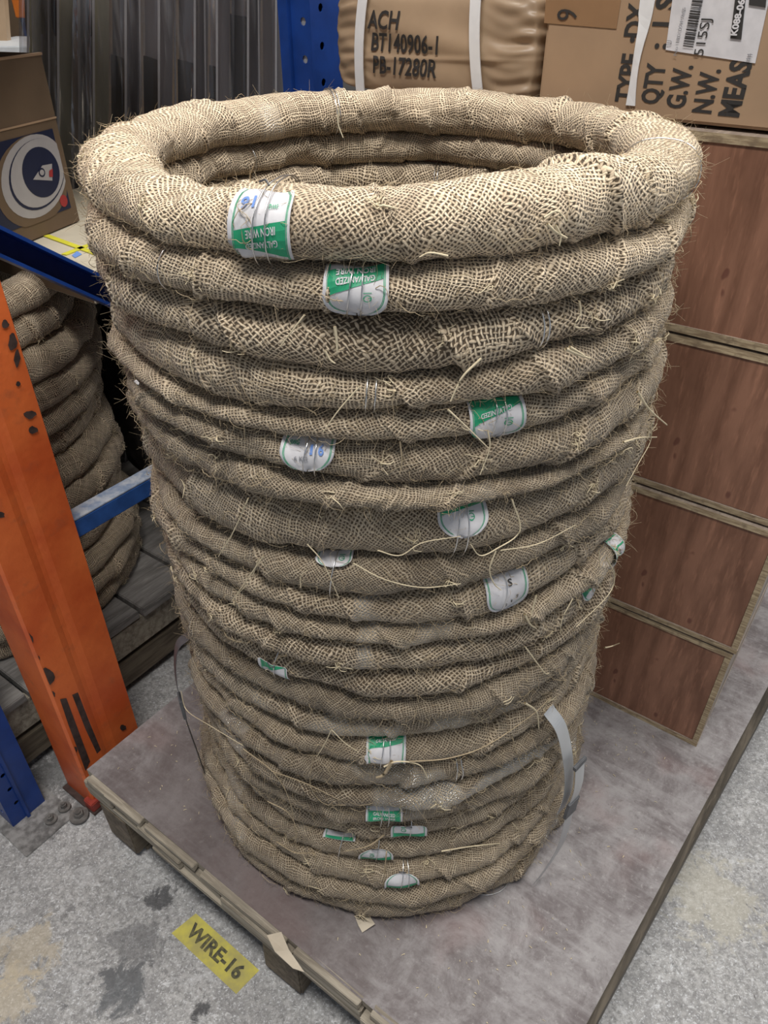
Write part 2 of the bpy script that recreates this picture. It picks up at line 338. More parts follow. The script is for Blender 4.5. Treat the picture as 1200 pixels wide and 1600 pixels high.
class Coil: pass
COILS = {}
def build_coil(key, ctr, Rout, rt, btop, bbot, ths, nph, seed, tone, openness, wire, parent, lump=.004, slant=None, fuzz=1500, hairlen=.010, weave=1.0):
    """btop(theta), bbot(theta): heights of the creases above and below"""
    c = Coil(); r_ = np.random.default_rng(seed)
    ph = np.arange(nph)/nph*2*math.pi; T, Pp = np.meshgrid(ths, ph, indexing='ij')
    zt, zb = btop(ths), bbot(ths); zc = ((zt+zb)/2)[:, None]; hz = ((zt-zb)/2)[:, None]
    Ro = Rout+lump*vnoise(T, T*0, 9, 1, seed+1)+.5*lump*vnoise(T, T*0, 27, 1, seed+2)
    rtt = rt*(1+.06*vnoise(T, T*0, 11, 1, seed+3)); Rc = Ro-rtt
    cs, sn = np.cos(Pp), np.sin(Pp); e = .88
    cx = np.sign(cs)*np.abs(cs)**e; sz = np.sign(sn)*np.abs(sn)**e
    # laps of the burlap strip
    s_arc = (T % (2*math.pi))*Rout; L = 2*math.pi*Rout; pos = []; x = r_.uniform(0, .08)
    while x < L-.05: pos.append(x); x += r_.choice([.05, .085, .12, .16, .22], p=[.15, .25, .25, .2, .15])*r_.uniform(.8, 1.2)
    pos = np.array(pos); sl = (slant if slant is not None else r_.choice([-1, 1])*r_.uniform(.008, .022))
    q = (s_arc+sl*(((Pp+math.pi) % (2*math.pi))-math.pi)+.006*vnoise(T, Pp, 60, 4, seed+4)) % L
    j = (np.searchsorted(pos, q)-1) % len(pos); d = (q-pos[j]) % L; amp = r_.uniform(.0015, .0068, len(pos))
    lap = amp[j]*np.exp(-d/.045)*np.clip(d/.003, 0, 1)+.0022*np.exp(-((d-.005)/.0035)**2)
    wr = vnoise(T*1, Pp, 130, 7, seed+5)*.0016+vnoise(T, Pp+T*6, 300, 9, seed+6)*.0008+vnoise(T, Pp, 34, 5, seed+7)*.0036
    wr += .0012*np.sin(q*420+3*vnoise(T, Pp, 50, 5, seed+8))*np.exp(-d/.03)
    smoothoff = vnoise(T, Pp, 34, 5, seed+7)*.0036
    def place(off):
        a, b = rtt+off, hz+off*.75
        return np.stack([ctr[0]+(Rc+a*cx)*np.cos(T), ctr[1]+(Rc+a*cx)*np.sin(T), zc+b*sz], -1)
    P = place(lap+wr); c.P = P; c.Sm = place(smoothoff+lap-.0022*np.exp(-((d-.005)/.0035)**2)+.0026); c.ths = ths; c.nph = nph; c.R = Rout; c.a = rt; c.ctr = ctr
    nt = len(ths); idx = np.arange(nt*nph).reshape(nt, nph)
    i0, i1 = idx, np.roll(idx, -1, 0); F = np.stack([i0, i1, np.roll(i1, -1, 1), np.roll(i0, -1, 1)], -1).reshape(-1, 4)
    o = link('burlap_wrap', P.reshape(-1, 3), F, M['burlap'], parent, True)
    # uv in metres, each strip of cloth turned its own way
    ang = r_.uniform(-.95, .95, len(pos)); su = r_.uniform(0, 3, len(pos)); jj = j.ravel()[F[:, 0]]
    dth = np.diff(np.append(ths, ths[0]+2*math.pi)); Tn = np.append(ths, ths[0]+2*math.pi)
    ti = np.repeat(np.arange(nt), nph); pi_ = np.tile(np.arange(nph), nt); per = 2*math.pi*math.sqrt((rt**2+float(hz.mean())**2)/2)
    u0, u1 = Tn[ti]*Rout, Tn[ti+1]*Rout; v0, v1 = pi_/nph*per, (pi_+1)/nph*per
    uu = np.stack([u0, u1, u1, u0], -1); vv = np.stack([v0, v0, v1, v1], -1)
    ca, sa = np.cos(ang[jj])[:, None], np.sin(ang[jj])[:, None]
    UV = np.stack([uu*ca-vv*sa+su[jj][:, None], uu*sa+vv*ca], -1).reshape(-1, 2)
    lay = o.data.uv_layers.new(name='UVMap'); lay.data.foreach_set('uv', UV.astype(np.float32).ravel())
    o['weave'] = float(weave); o['tone'] = float(tone); o['openness'] = float(openness); o['wire'] = float(wire)
    # short loose fibres all over the cloth
    nrm = np.cross(np.roll(P, -1, 0)-P, np.roll(P, -1, 1)-P); nrm /= np.linalg.norm(nrm, axis=2, keepdims=True)+1e-12; c.N = nrm
    if fuzz:
        w = np.ones(nt); fr = np.cos(ths-math.radians(-91)) ; w = np.where(fr > -.25, 1, .25)*dth; w /= w.sum()
        ii = r_.choice(nt, fuzz, p=w); kk = r_.choice(nph, fuzz, p=(1.15+np.cos(ph))/(1.15+np.cos(ph)).sum())
        p0 = P[ii, kk]; n0 = nrm[ii, kk]; rd = r_.normal(size=(fuzz, 3)); rd -= .65*(rd*n0).sum(1, keepdims=True)*n0; rd /= np.linalg.norm(rd, axis=1, keepdims=True)
        ln = hairlen*r_.uniform(.4, 1.6, fuzz)[:, None]; lift = r_.uniform(.1, .75, fuzz)[:, None]
        cu = r_.normal(size=(fuzz, 3))*.35
        pts = np.stack([p0-n0*.0005, p0+ln*(.5*rd+.5*lift*n0), p0+ln*(rd+.75*lift*n0+cu)], 1)
        v, f = tubes(pts, r_.uniform(.00013, .00030, fuzz)); h = link('loose_fibres', v, f, M['jute'], parent); h['kind'] = 'stuff'
    # longer threads lying on the surface and frayed ends at the laps
    nl = max(6, fuzz//40); paths = []; lying = []
    for _ in range(nl):
        i = r_.choice(nt, p=w if fuzz else None); th = ths[i]; p = r_.normal(.1, .8); dv = r_.uniform(0, 2*math.pi); st = .0045; pp = []
        for kx in range(8):
            pp.append(surf(c, th, p, .001+.0035*math.sin(kx/7*math.pi)*r_.uniform(.3, 1.6))); dv += r_.normal(0, .45); th += st*math.cos(dv)/Rout; p += st*math.sin(dv)/rt
        lying.append(pp)
    for x in pos:
        if r_.random() < .35: continue
        th = x/Rout
        if math.cos(th-math.radians(-91)) < -.3: continue
        p0 = r_.normal(-.1, .7); m = r_.integers(3, 10)
        for _ in range(m):
            pb = p0+r_.normal(0, .10); tb = th-sl*pb/Rout+r_.normal(0, .004); a_ = r_.uniform(0, 2*math.pi); ln = r_.uniform(.006, .017)
            b = surf(c, tb, pb, .0005); e_ = surf(c, tb+ln*math.cos(a_)/Rout, pb+ln*math.sin(a_)/rt, r_.uniform(.0005, .005)); mid = (b+e_)/2+r_.normal(0, .002, 3)
            paths.append(smooth_path([b, mid, e_], 8))
    v, f = tubes(lying, r_.uniform(.00025, .0005, len(lying)), 4); h = link('lying_threads', v, f, M['jute'], parent); h['kind'] = 'stuff'
    if paths: v, f = tubes(paths, r_.uniform(.0004, .0009, len(paths)), 4); h = link('frayed_threads', v, f, M['straw'], parent); h['kind'] = 'stuff'
    COILS[key] = c
    return c
def surf(c, th, ph, off=0):
    nt = len(c.ths); th = c.ths[0]+(th-c.ths[0]) % (2*math.pi); i = int(np.searchsorted(c.ths, th, 'right')-1) % nt
    t1 = c.ths[i+1] if i+1 < nt else c.ths[0]+2*math.pi; fx = (th-c.ths[i])/(t1-c.ths[i]); i2 = (i+1) % nt
    y = (ph % (2*math.pi))/(2*math.pi)*c.nph; j = int(y) % c.nph; fy = y-int(y); j2 = (j+1) % c.nph
    S_ = c.Sm; p = (S_[i, j]*(1-fx)+S_[i2, j]*fx)*(1-fy)+(S_[i, j2]*(1-fx)+S_[i2, j2]*fx)*fy
    n = np.cross(S_[i2, j]-S_[i, j], S_[i, j2]-S_[i, j]); n = n/(np.linalg.norm(n)+1e-12)
    return p+n*off
def locate(c, x, y):
    """angle round the ring and round the tube of the visible spot of coil c at a photo position"""
    P = c.Sm; D = P-CAMP; z = D@FW; u = 600+F_PX*(D@RT)/z; v = 800-F_PX*(D@UP)/z; face = (c.N*D).sum(-1) < 0
    e = (u-x)**2+(v-y)**2+np.where(face, 0, 1e7)+z*3; k = int(np.argmin(e)); return c.ths[k//c.nph], ((k % c.nph)/c.nph*2*math.pi+math.pi) % (2*math.pi)-math.pi

STK = (.006, .940)
fine = np.radians(np.arange(-212, 32, .36)); back = np.radians(np.arange(32, 148, .9)); THS = np.concatenate([fine, back])
fine2 = np.radians(np.arange(-202, 22, .40)); back2 = np.radians(np.arange(22, 158, 3.0)); THL = np.concatenate([fine2, back2])
bC = [1.108, 1.054, 1.011, .954, .919, .884, .838, .816, .738, .686, .643, .613, .566, .517, .476, .428, .381, .333, .286, .238, .190, .143, .095, .048, .001]
bL = [1.096, 1.049, 1.010, .964, .906, .880, .843, .800, .722]
bR = [1.116, 1.056, 1.012, .966, .924, .885, .831, .812, .748, .703]
RC = [.326]*15+[.317, .331, .336, .331, .326, .321, .335, .352, .351, .351]
def boundary(k):
    c = bC[k]; l = bL[k] if k < len(bL) else c+rng.uniform(-.007, .007); r = bR[k] if k < len(bR) else c+rng.uniform(-.007, .007)
    if k >= 22: l = c+(l-c)*.4; r = c+(r-c)*.4
    if k == 24: l = r = c
    b = (l+c+r)/3; xs = np.radians([-220, -165, -128, -92, -59, -20, 35, 140]); ys = [b, (l+b)/2, l, c, r, (r+b)/2, b, b]; sd = 500+k
    amp = 0 if k in (0, 24) else (.0024 if k < 9 else .0042)
    def f(th):
        t = (th-xs[0]) % (2*math.pi)+xs[0]; X = np.append(xs, xs[0]+2*math.pi); Y = np.append(ys, ys[0]); i = np.clip(np.searchsorted(X, t, 'right')-1, 0, len(xs)-1)
        g = (t-X[i])/(X[i+1]-X[i]); g = g*g*(3-2*g); return Y[i]*(1-g)+Y[i+1]*g+amp*vnoise(t, t*0, 17, 1, sd)
    return f
BND = [boundary(k) for k in range(25)]
ORD = ['', 'topmost', 'second', 'third', 'fourth', 'fifth', 'sixth', 'seventh', 'eighth', 'ninth', 'tenth', 'eleventh', 'twelfth', 'thirteenth', 'fourteenth', 'fifteenth', 'sixteenth', 'seventeenth', 'eighteenth', 'nineteenth', 'twentieth', 'fifth from bottom', 'third-last', 'second-last', 'bottom']
LOOK = {1: 'thick pale burlap wrapped wire coil lying topmost on the tall stack, large tag at left', 2: 'burlap wrapped wire coil directly under the topmost one, green and white tag near its middle',
        3: 'burlap wrapped wire coil third from top, bulging open weave at front, no tag', 4: 'burlap wrapped wire coil fourth from top with a double wire tie at front', 5: 'burlap wrapped wire coil fifth from top, green and white tag right of middle',
        6: 'burlap wrapped wire coil sixth from top, white tag with blue 16 left of middle', 7: 'thin burlap wrapped wire coil seventh from top, under the coil tagged blue 16', 8: 'fat burlap wrapped wire coil eighth from top, green and white tag and straggling threads',
        9: 'shabby burlap wrapped wire coil ninth from top, crumpled white tag with a green ring', 10: 'burlap wrapped wire coil tenth from top, folded white tag on its right', 11: 'thin burlap wrapped wire coil eleventh from top with a green tag at far right',
        12: 'yellowish open-weave burlap wire coil twelfth from top with grey-green tag at far right', 13: 'burlap wrapped wire coil thirteenth from top, small green and white tag at left', 14: 'darker untagged burlap wrapped wire coil fourteenth from top',
        15: 'slim burlap wrapped wire coil fifteenth from top, just above the torn green and white tag', 16: 'ragged burlap wrapped wire coil sixteenth from top with torn green and white tag', 17: 'burlap wrapped wire coil with a short double wire tie, seventeenth from top',
        18: 'burlap wrapped wire coil eighteenth from top, row of bright wire glints through weave', 19: 'burlap wrapped wire coil nineteenth from top, tag with white lettering on green', 20: 'burlap wrapped wire coil fifth from the bottom, white tag with green lower edge',
        21: 'burlap wrapped wire coil fourth from the bottom with two small tags', 22: 'burlap wrapped wire coil third from the bottom with dome shaped tag', 23: 'untagged burlap wrapped wire coil second from the bottom of the stack', 24: 'bottom burlap wrapped wire coil resting on the plywood pallet deck'}
ROOT = {}
RTS = {1: .0385, 2: .036, 3: .036, 4: .034, 5: .033, 6: .034, 7: .028, 8: .038, 9: .034, 10: .033, 11: .030, 12: .033}
TONE = {1: 1.30, 2: 1.12, 3: 1.04, 4: .96, 5: .92, 6: .86, 7: .84, 8: .9, 9: .74, 10: .88, 11: .84, 12: .98, 13: .92, 14: .68, 15: .9, 16: .92, 17: .78, 18: .82, 19: .85, 20: .88, 21: .85, 22: .86, 23: .88, 24: .86}  # cloth tone per coil, with brighter light at the top painted in
OPN = {3: .75, 12: .8, 13: .7, 4: .45, 2: .4, 1: .25, 18: .8, 15: .5}
WIR = {1: .45, 2: .38, 3: .35, 7: .75, 10: .6, 11: .5, 15: .8, 17: .75, 18: 1.0, 19: .5, 20: .8, 21: .7, 22: .7, 23: .85, 24: .8}
for k in range(1, 25):
    ROOT[k] = thing('wire_coil', LOOK[k], 'wire coil', (STK[0], STK[1], 0), 0, 'burlap wrapped wire coils in the tall stack'); ROOT[k].location = (0, 0, 0)
    base = (RC[k-1]+RC[k])/2+.013+(.003 if k in (2, 8) else 0)
    base += rng.uniform(-.0045, .0045) if 8 < k < 24 else 0
    rt = RTS.get(k, .033)
    drift = .004+.010*min(1, (1.1-bC[k])/.5); xoff = drift-.004
    build_coil(k, (STK[0]-.002+xoff+rng.uniform(-.002, .002), STK[1]), base, rt, BND[k-1], BND[k], THS if k <= 3 else THL, 44 if k < 12 else 36, 100+k*17, TONE.get(k, .9)*(1 if k < 6 else .88 if k < 14 else .82), OPN.get(k, .3), WIR.get(k, .25), ROOT[k], lump=.0045 if k < 5 else .0075, fuzz=2600 if k == 1 else 1700, weave={1: .98, 2: 1.0, 3: .78, 4: .95, 12: .85, 13: .82, 10: .9}.get(k, 1.0+.22*((k*7) % 5)/4))  # lower coils darkened to paint the light falling off down the stack

# the separate pile of coils on the rack side, behind the orange post
PILE = (-.955, 1.415)
lean = [0, -.004, .010, .016, .004, -.008, .006, .016, .004, -.006, .010, .002, -.004, .006]
npile = 13; z0, z1 = .035, .815; step = (z1-z0)/npile
THP = np.radians(np.arange(-180, 180, .9))
PL = ['topmost', 'second from top', 'third from top', 'fourth from top', 'fifth from top', 'sixth from top', 'seventh from top', 'eighth from top', 'ninth from top', 'fourth from bottom', 'third from bottom', 'second from bottom', 'bottom']
for i in range(npile):
    r = thing('wire_coil', 'burlap wrapped wire coil, %s in the pile behind the orange post' % PL[i], 'wire coil', (0, 0, 0), 0, 'burlap wrapped coils in the pile behind the orange post')
    zt, zb = z1-i*step, z1-(i+1)*step; tx, ty = .10, -.10
    def bf(z, s, a=(0 if i > 10 else 1)): return lambda th, z=z, s=s: z+.012*np.cos(th-2.6)*min(1, (z-z0)/.2)+.005*vnoise(th, th*0, 7, 1, s)*(1 if z > z0+.01 else 0)
    ROOT['p%d' % i] = r
    build_coil('p%d' % i, (PILE[0]+lean[i], PILE[1]), .338+lean[(i*5) % 13]*.4, .040, bf(zt, 900+i), bf(zb, 901+i), THP, 28, 700+i*13, 1.05, .45, .4, r, lump=.007, fuzz=350)

# ------------------------------------------------------------------ paper tags on the coils
def ring_geo(cx, cy, r, w, n=20):
    v = []; f = []
    for i in range(n):
        a = i/n*2*math.pi; v += [(cx+r*math.cos(a), cy+r*math.sin(a)), (cx+(r-w)*math.cos(a), cy+(r-w)*math.sin(a))]
    for i in range(n): j = (i+1) % n; f.append([2*i, 2*j, 2*j+1, 2*i+1])
    return v, f
def paper_tag(k, left, right, top, bot, style, wires=2, phir=None):
    c = COILS[k]; tl, pl = locate(c, *left); tr, pr = locate(c, *right); tt, pt = locate(c, *top); tb, pb = locate(c, *bot)
    if tr-tl < .02: tr = tl+.02
    Wd = (tr-tl)*c.R; Hd = abs(pt-pb)*c.a; th0 = (tl+tr)/2; p0 = (pt+pb)/2; skew = (pr-pl)/2*.6
    shear = 0
    def mp(s, t, off): return surf(c, th0+s*(tr-tl)/2, p0+t*(pt-pb)/2+skew*s, off)
    def half(t):
        h = 1.0
        if style['bottom'] == 'round' and t < -.05: h = min(h, math.sqrt(max(0, 1-((t+.05)/.95)**2))*.97+.03)
        if style['top'] == 'round' and t > -.2: h = min(h, math.sqrt(max(0, 1-((t+.2)/1.2)**2))*.97+.03)
        if style['top'] == 'soft' and t > .6: h = min(h, .84+.16*math.sqrt(max(0, 1-((t-.6)/.4)**2)))
        if style['bottom'] == 'taper': h = 1-.10*(1-t)/2
        return h
    nR, nC = 18, 16; vs = []; fs = []
    for a in range(nR+1):
        t = -1+2*a/nR; h = half(t)
        for b in range(nC+1):
            s = -1+2*b/nC; curl = .0012*math.sin(3*s+2*t+k)+(.003 if abs(s) > .9 else 0)*(.5+.5*math.sin(k+2*t)); vs.append(mp(s*h, t, .0012+curl))
    for a in range(nR):
        for b in range(nC): i = a*(nC+1)+b; fs.append([i, i+1, i+nC+2, i+nC+1])
    lab = link('paper_tag', vs, fs, M['paper'], ROOT[k], True); sd = lab.modifiers.new('s', 'SOLIDIFY'); sd.thickness = .0005; sd.offset = -1
    lab['label'] = style.get('label', 'white paper tag with green print')
    def curlat(s, t): return .0012*math.sin(3*s+2*t+k)+(.003 if abs(s) > .9 else 0)*(.5+.5*math.sin(k+2*t))
    def put(name, v2, f2, mat, off=.0017):
        out = []
        for s, t in v2:
            h = max(half(max(-1, min(1, t))), .05); sn = max(-1, min(1, s/h)); out.append(mp(s, t, off+curlat(sn, t)))
        return link(name, out, f2, mat, lab)
    gv, gf = [], []
    def grow(v, f): b = len(gv); gv.extend(v); gf.extend([[i+b for i in q] for q in f])
    # green band with a slanting edge
    if style.get('band'):
        (l0, l1, r0, r1) = style['band']; n = 14; v = []; f = []
        for i in range(n+1):
            s = -1+2*i/n; g = i/n; a_, b_ = l0+(r0-l0)*g, l1+(r1-l1)*g
            for m in range(5):
                t = a_+(b_-a_)*m/4; h = half(t); v.append((s*.84*h, t))
        for i in range(n):
            for m in range(4): q = i*5+m; f.append([q, q+5, q+6, q+1])
        grow(v, f)
    # two thin border lines
    for inset, w in ((.10, .014), (.145, .010)):
        v = []; f = []; n = 16
        tmin = -1+inset if style['bottom'] == 'round' else -1
        for side in (-1, 1):
            b0 = len(v)
            for i in range(n+1):
                t = tmin+(1-inset*(style['top'] == 'round')-tmin)*i/n; h = half(t)
                v += [(side*max(0, h-inset), t), (side*max(0, h-inset-w*2), t)]
            for i in range(n): q = b0+2*i; f.append([q, q+2, q+3, q+1] if side > 0 else [q, q+1, q+3, q+2])
        grow(v, f)
    if style.get('logo'):
        x, y, r = style['logo']; v, f = ring_geo(0, 0, 1, .24); asp = Wd/Hd if Hd > 0 else 1
        grow([(x+p[0]*r, y+p[1]*r*asp) for p in v], f); grow([(x-.1*r, y-.1*r*asp), (x+.75*r, y-.1*r*asp), (x+.75*r, y+.12*r*asp), (x-.1*r, y+.12*r*asp)], [[0, 1, 2, 3]])
        grow([(x-r, y+1.35*r*asp), (x+r, y+1.35*r*asp), (x+r, y+1.6*r*asp), (x-r, y+1.6*r*asp)], [[0, 1, 2, 3]])
    if gv: put('green_print', gv, gf, M['green'])
    bym = {}
    for (txt, hgt, x, y, wid, mat, flip) in style.get('text', []):
        v, f = text_geo(txt, 1.0, .02); w0 = (v[:, 0].max()-v[:, 0].min()) or 1; h0 = (v[:, 1].max()-v[:, 1].min()) or 1
        v = np.stack([(v[:, 0]-v[:, 0].mean()*0)/w0*wid, v[:, 1]/h0*hgt], -1)
        sl_ = style.get('slope', 0)
        if flip: v = -v
        vv = [(x+p[0], y+p[1]+sl_*(x+p[0])) for p in v]; e = bym.setdefault(mat, ([], [])); b = len(e[0]); e[0].extend(vv); e[1].extend([[i+b for i in q] for q in f])
    for mat, (v, f) in bym.items(): put({'paper': 'white_lettering', 'green': 'green_lettering', 'blueink': 'blue_handwriting', 'blackink': 'black_mark', 'greyink': 'grey_lettering'}[mat], v, f, M[mat], .0023)
    # binding wires over the tag
    for w in range(wires):
        s = style.get('wx', 0)+(w-.5*(wires-1))*.28; pp = []
        for i in range(49):
            a_ = i/48*2*math.pi; pp.append(surf(c, th0+s*(tr-tl)/2+.012*math.sin(a_+w), a_, .0042+.0006*math.sin(a_*3)))
        v, f = tubes([pp], .0007, 6, False); link('wire_tie', v, f, M['steel'], ROOT[k], True)
    kn = [mp(style.get('wx', 0)+.1, 1.02, .005), mp(style.get('wx', 0)-.05, 1.1, .008), mp(style.get('wx', 0)-.3, 1.12, .006)]
    if wires: v, f = tubes([smooth_path(kn, 10)], .0009, 6, False); link('tie_end', v, f, M['darkstrap'], ROOT[k], True)
    return lab
wt = 'white paper tag with a slanting green band and upside-down lettering'
def mk(top, bottom, **k): d = dict(top=top, bottom=bottom); d.update(k); return d
paper_tag(1, (357, 350), (454, 350), (405, 301), (405, 401), mk('soft', 'flat', band=(-.62, -.20, -.88, .08), slope=.12, wx=-.05, label=wt,
    text=[('IRON WIRE', .20, .05, -.22, 1.0, 'paper', True), ('GALVANIZED', .17, .05, -.52, 1.1, 'paper', True), ('SWG', .13, .42, .42, .28, 'green', True), ('16', .34, -.40, .62, .50, 'blueink', True)]))
paper_tag(2, (504, 448), (606, 448), (555, 414), (555, 488), mk('flat', 'round', band=(-.12, .72, .42, 1.0), slope=.12, wx=-.08, logo=(.36, -.22, .13), label=wt,
    text=[('IRON WIRE', .22, -.02, .72, 1.2, 'paper', True), ('GALVANIZED', .22, -.02, .40, 1.2, 'paper', True)]))
paper_tag(5, (733, 648), (820, 640), (776, 621), (776, 682), mk('flat', 'round', band=(-.05, 1.0, .72, 1.0), slope=.25, wx=0, logo=(.38, -.05, .15), label=wt,
    text=[('GALVANIZED', .22, -.05, .50, 1.1, 'paper', True)]))
paper_tag(6, (438, 700), (525, 702), (482, 671), (482, 735), mk('flat', 'round', wx=.05, label='white paper tag with a blue handwritten 16',
    text=[('SWG', .24, -.52, .35, .36, 'green', False), ('6', .50, .52, 0, .20, 'blueink', False), ('1', .45, .16, 0, .10, 'blueink', False), ('6 KG', .20, -.2, -.4, .5, 'greyink', False)]))
paper_tag(8, (684, 806), (762, 800), (722, 776), (722, 841), mk('flat', 'round', band=(.05, 1.0, .50, 1.0), slope=.15, wx=-.1, logo=(.32, -.1, .14), label=wt,
    text=[('IRON WIRE', .17, 0, .86, 1.1, 'paper', True), ('GALVANIZED', .19, 0, .56, 1.1, 'paper', True)]))
paper_tag(9, (494, 870), (550, 874), (520, 858), (520, 886), mk('flat', 'round', wx=.0, logo=(.42, 0, .16), label='crumpled white paper tag with a green ring'), wires=1)
paper_tag(10, (760, 925), (824, 912), (795, 893), (795, 950), mk('flat', 'round', wx=-.15, label='dirty white paper tag with black marks',
    text=[('S', .36, .15, .45, .2, 'blackink', False), ('2', .16, -.05, -.55, .10, 'blackink', False), ('1', .14, .22, -.45, .06, 'blackink', False), ('8', .16, .48, -.28, .10, 'blackink', False)]), wires=1)
paper_tag(13, (404, 1048), (452, 1058), (427, 1040), (427, 1063), mk('flat', 'flat', band=(-.3, 1.0, .95, 1.0), wx=.2, label='small white paper tag with a green corner'), wires=1)
paper_tag(16, (571, 1170), (636, 1170), (604, 1149), (604, 1193), mk('flat', 'taper', band=(.10, .98, .45, .98), slope=.2, wx=-.1, label='torn paper tag, green top and stained white lower half',
    text=[('GALVANIZED', .24, 0, .68, 1.0, 'paper', False)]), wires=2)
paper_tag(19, (571, 1271), (628, 1273), (599, 1258), (599, 1282), mk('flat', 'flat', band=(-.95, .30, -.95, .55), slope=.05, wx=-.02, label='white paper tag with green lower band and white lettering',
    text=[('GALVANIZED', .42, 0, -.02, 1.2, 'paper', False), ('IRON WIRE', .34, 0, -.60, 1.2, 'paper', False)]), wires=2)
paper_tag(20, (611, 1300), (665, 1302), (638, 1288), (638, 1306), mk('soft', 'flat', band=(-.95, -.35, -.95, -.25), wx=.05, logo=(-.3, .35, .14), label='white paper tag with green lower edge'), wires=1)
paper_tag(21, (506, 1301), (556, 1311), (530, 1297), (530, 1311), mk('flat', 'flat', band=(-.95, -.3, -.95, 0), wx=.1, label='small white and green paper tag seen edge-on'), wires=1)
paper_tag(21, (560, 1344), (614, 1346), (587, 1325), (587, 1350), mk('round', 'flat', band=(-.95, -.42, -.95, -.38), wx=.05, logo=(-.22, .05, .13), label='dome shaped white tag with green lower edge'), wires=1)
paper_tag(22, (602, 1384), (655, 1384), (628, 1364), (628, 1388), mk('round', 'flat', band=(-.95, -.50, -.95, -.40), wx=.1, label='greyish dome shaped tag with green lower edge'), wires=2)
paper_tag(11, (944, 848), (966, 838), (958, 826), (950, 862), mk('flat', 'flat', band=(-.95, .95, -.95, .95), wx=.1, label='green paper tag at the far right side',
    text=[('IRON WIRE', .3, 0, .1, 1.2, 'paper', False)]), wires=0)
paper_tag(12, (908, 930), (940, 912), (928, 905), (918, 944), mk('flat', 'round', band=(-.2, .9, .5, .9), wx=.1, label='grey-green paper tag at the right side'), wires=0)
paper_tag(5, (205, 604), (216, 606), (212, 592), (210, 618), mk('round', 'round', wx=.1, label='small white paper tag at the far left side'), wires=0)

def pile_coil_at(x, y):
    best = None
    for i in range(npile):
        c = COILS['p%d' % i]; D = c.Sm-CAMP; z = D@FW; e = (600+F_PX*(D@RT)/z-x)**2+(800-F_PX*(D@UP)/z-y)**2+np.where((c.N*D).sum(-1) < 0, 0, 1e7)
        if best is None or e.min() < best[0]: best = (e.min(), 'p%d' % i)
    return best[1]
_k = pile_coil_at(128, 722)
def paper_scrap_tag(k, x, y):
    c = COILS[k]; th, ph_ = locate(c, x, y); n_ = 8; vs = [surf(c, th+(a/n_-.5)*.055, ph_+(b/4-.5)*.8, .003+.002*math.sin(a+b)) for a in range(n_+1) for b in range(5)]
    fs = [[a*5+b, a*5+b+1, a*5+b+6, a*5+b+5] for a in range(n_) for b in range(4)]
    link('paper_tag', vs, fs, M['green'], ROOT[k], True)['label'] = 'small green paper tag'
paper_scrap_tag(_k, 128, 722)
def tie(k, x, y, n=2, span=(0, 2*math.pi), gap=.006, rad=.0008, mat='steel'):
    c = COILS[k]; th, _ = locate(c, x, y)
    for w in range(n):
        pp = [surf(c, th+(w-.5*(n-1))*gap/c.R+.006*math.sin(a_*1.0+.5), a_, .0008) for a_ in np.linspace(*span, 41)]
        v, f = tubes([pp], rad, 6, False); link('wire_tie', v, f, M[mat], ROOT[k], True)
tie(1, 527, 165); tie(4, 578, 610, gap=.008); tie(3, 852, 500); tie(17, 717, 1210, gap=.007); tie(2, 400, 250, 1); tie(3, 680, 270); tie(2, 250, 400, 1, rad=.0006); tie(1, 1050, 218, 1)

# ------------------------------------------------------------------ long loose jute strands that stand out singly
def front_pt(x, y, off):
    z_ = None; d = ray(x, y); c = np.array(STK); best = .338+off
    a = d[:2]@d[:2]; b = -2*d[:2]@c; cc = c@c-best**2; disc = b*b-4*a*cc
    if disc < 0: t = (d[:2]@c)/a
    else: t = (-b-math.sqrt(disc))/(2*a)
    return CAMP+t*d
def strand(k, pts, rad=.0008, mat='straw', off=.012):
    w = [front_pt(x, y, off+(o[0] if o else 0)) for x, y, *o in pts]
    v, f = tubes([smooth_path(w, max(10, 5*len(w)))], rad, 5); return link('jute_strand', v, f, M[mat], ROOT[k], True)
strand(8, [(388, 778), (366, 828), (341, 870)], .0009); strand(8, [(384, 790), (372, 815), (360, 842)], .0006); strand(4, [(752, 560), (722, 590), (704, 627)], .0013)
strand(4, [(562, 604), (530, 640), (505, 675)], .0009); strand(3, [(476, 492), (458, 515), (438, 541)], .0009); strand(3, [(523, 510), (526, 530), (527, 550)], .0016); strand(3, [(508, 548), (516, 562), (524, 568)], .0012)
strand(7, [(996, 612), (1015, 640), (1042, 664)], .0014, off=.02); strand(7, [(1018, 660), (1016, 690), (1000, 720), (978, 760)], .0007, off=.02); strand(8, [(974, 691), (1000, 684), (1026, 683)], .0014, off=.02)
strand(5, [(762, 672), (765, 700), (750, 742)], .0009); strand(5, [(700, 640), (730, 668), (763, 700)], .0010); strand(3, [(884, 545), (902, 553), (922, 560)], .0018); strand(3, [(890, 542), (904, 550), (916, 558)], .0014)
strand(3, [(905, 470), (907, 490), (898, 510), (921, 512)], .0009); strand(1, [(855, 350), (868, 362), (886, 372)], .0014); strand(1, [(868, 352), (876, 368), (874, 384)], .0011); strand(1, [(850, 340), (870, 330), (885, 345)], .001)
strand(10, [(775, 860), (765, 890), (772, 912), (783, 922)], .0010); strand(9, [(800, 780), (812, 830), (775, 858), (750, 868), (735, 850)], .0010); strand(9, [(782, 860), (840, 850), (900, 820)], .0007)
strand(9, [(552, 880), (600, 905), (660, 918), (720, 912)], .0008); strand(9, [(590, 860), (625, 868), (660, 848), (720, 838)], .0008); strand(10, [(480, 850), (505, 880), (530, 935)], .0008); strand(10, [(412, 868), (390, 900), (362, 940)], .0009); strand(10, [(404, 872), (392, 905), (370, 930)], .0006)
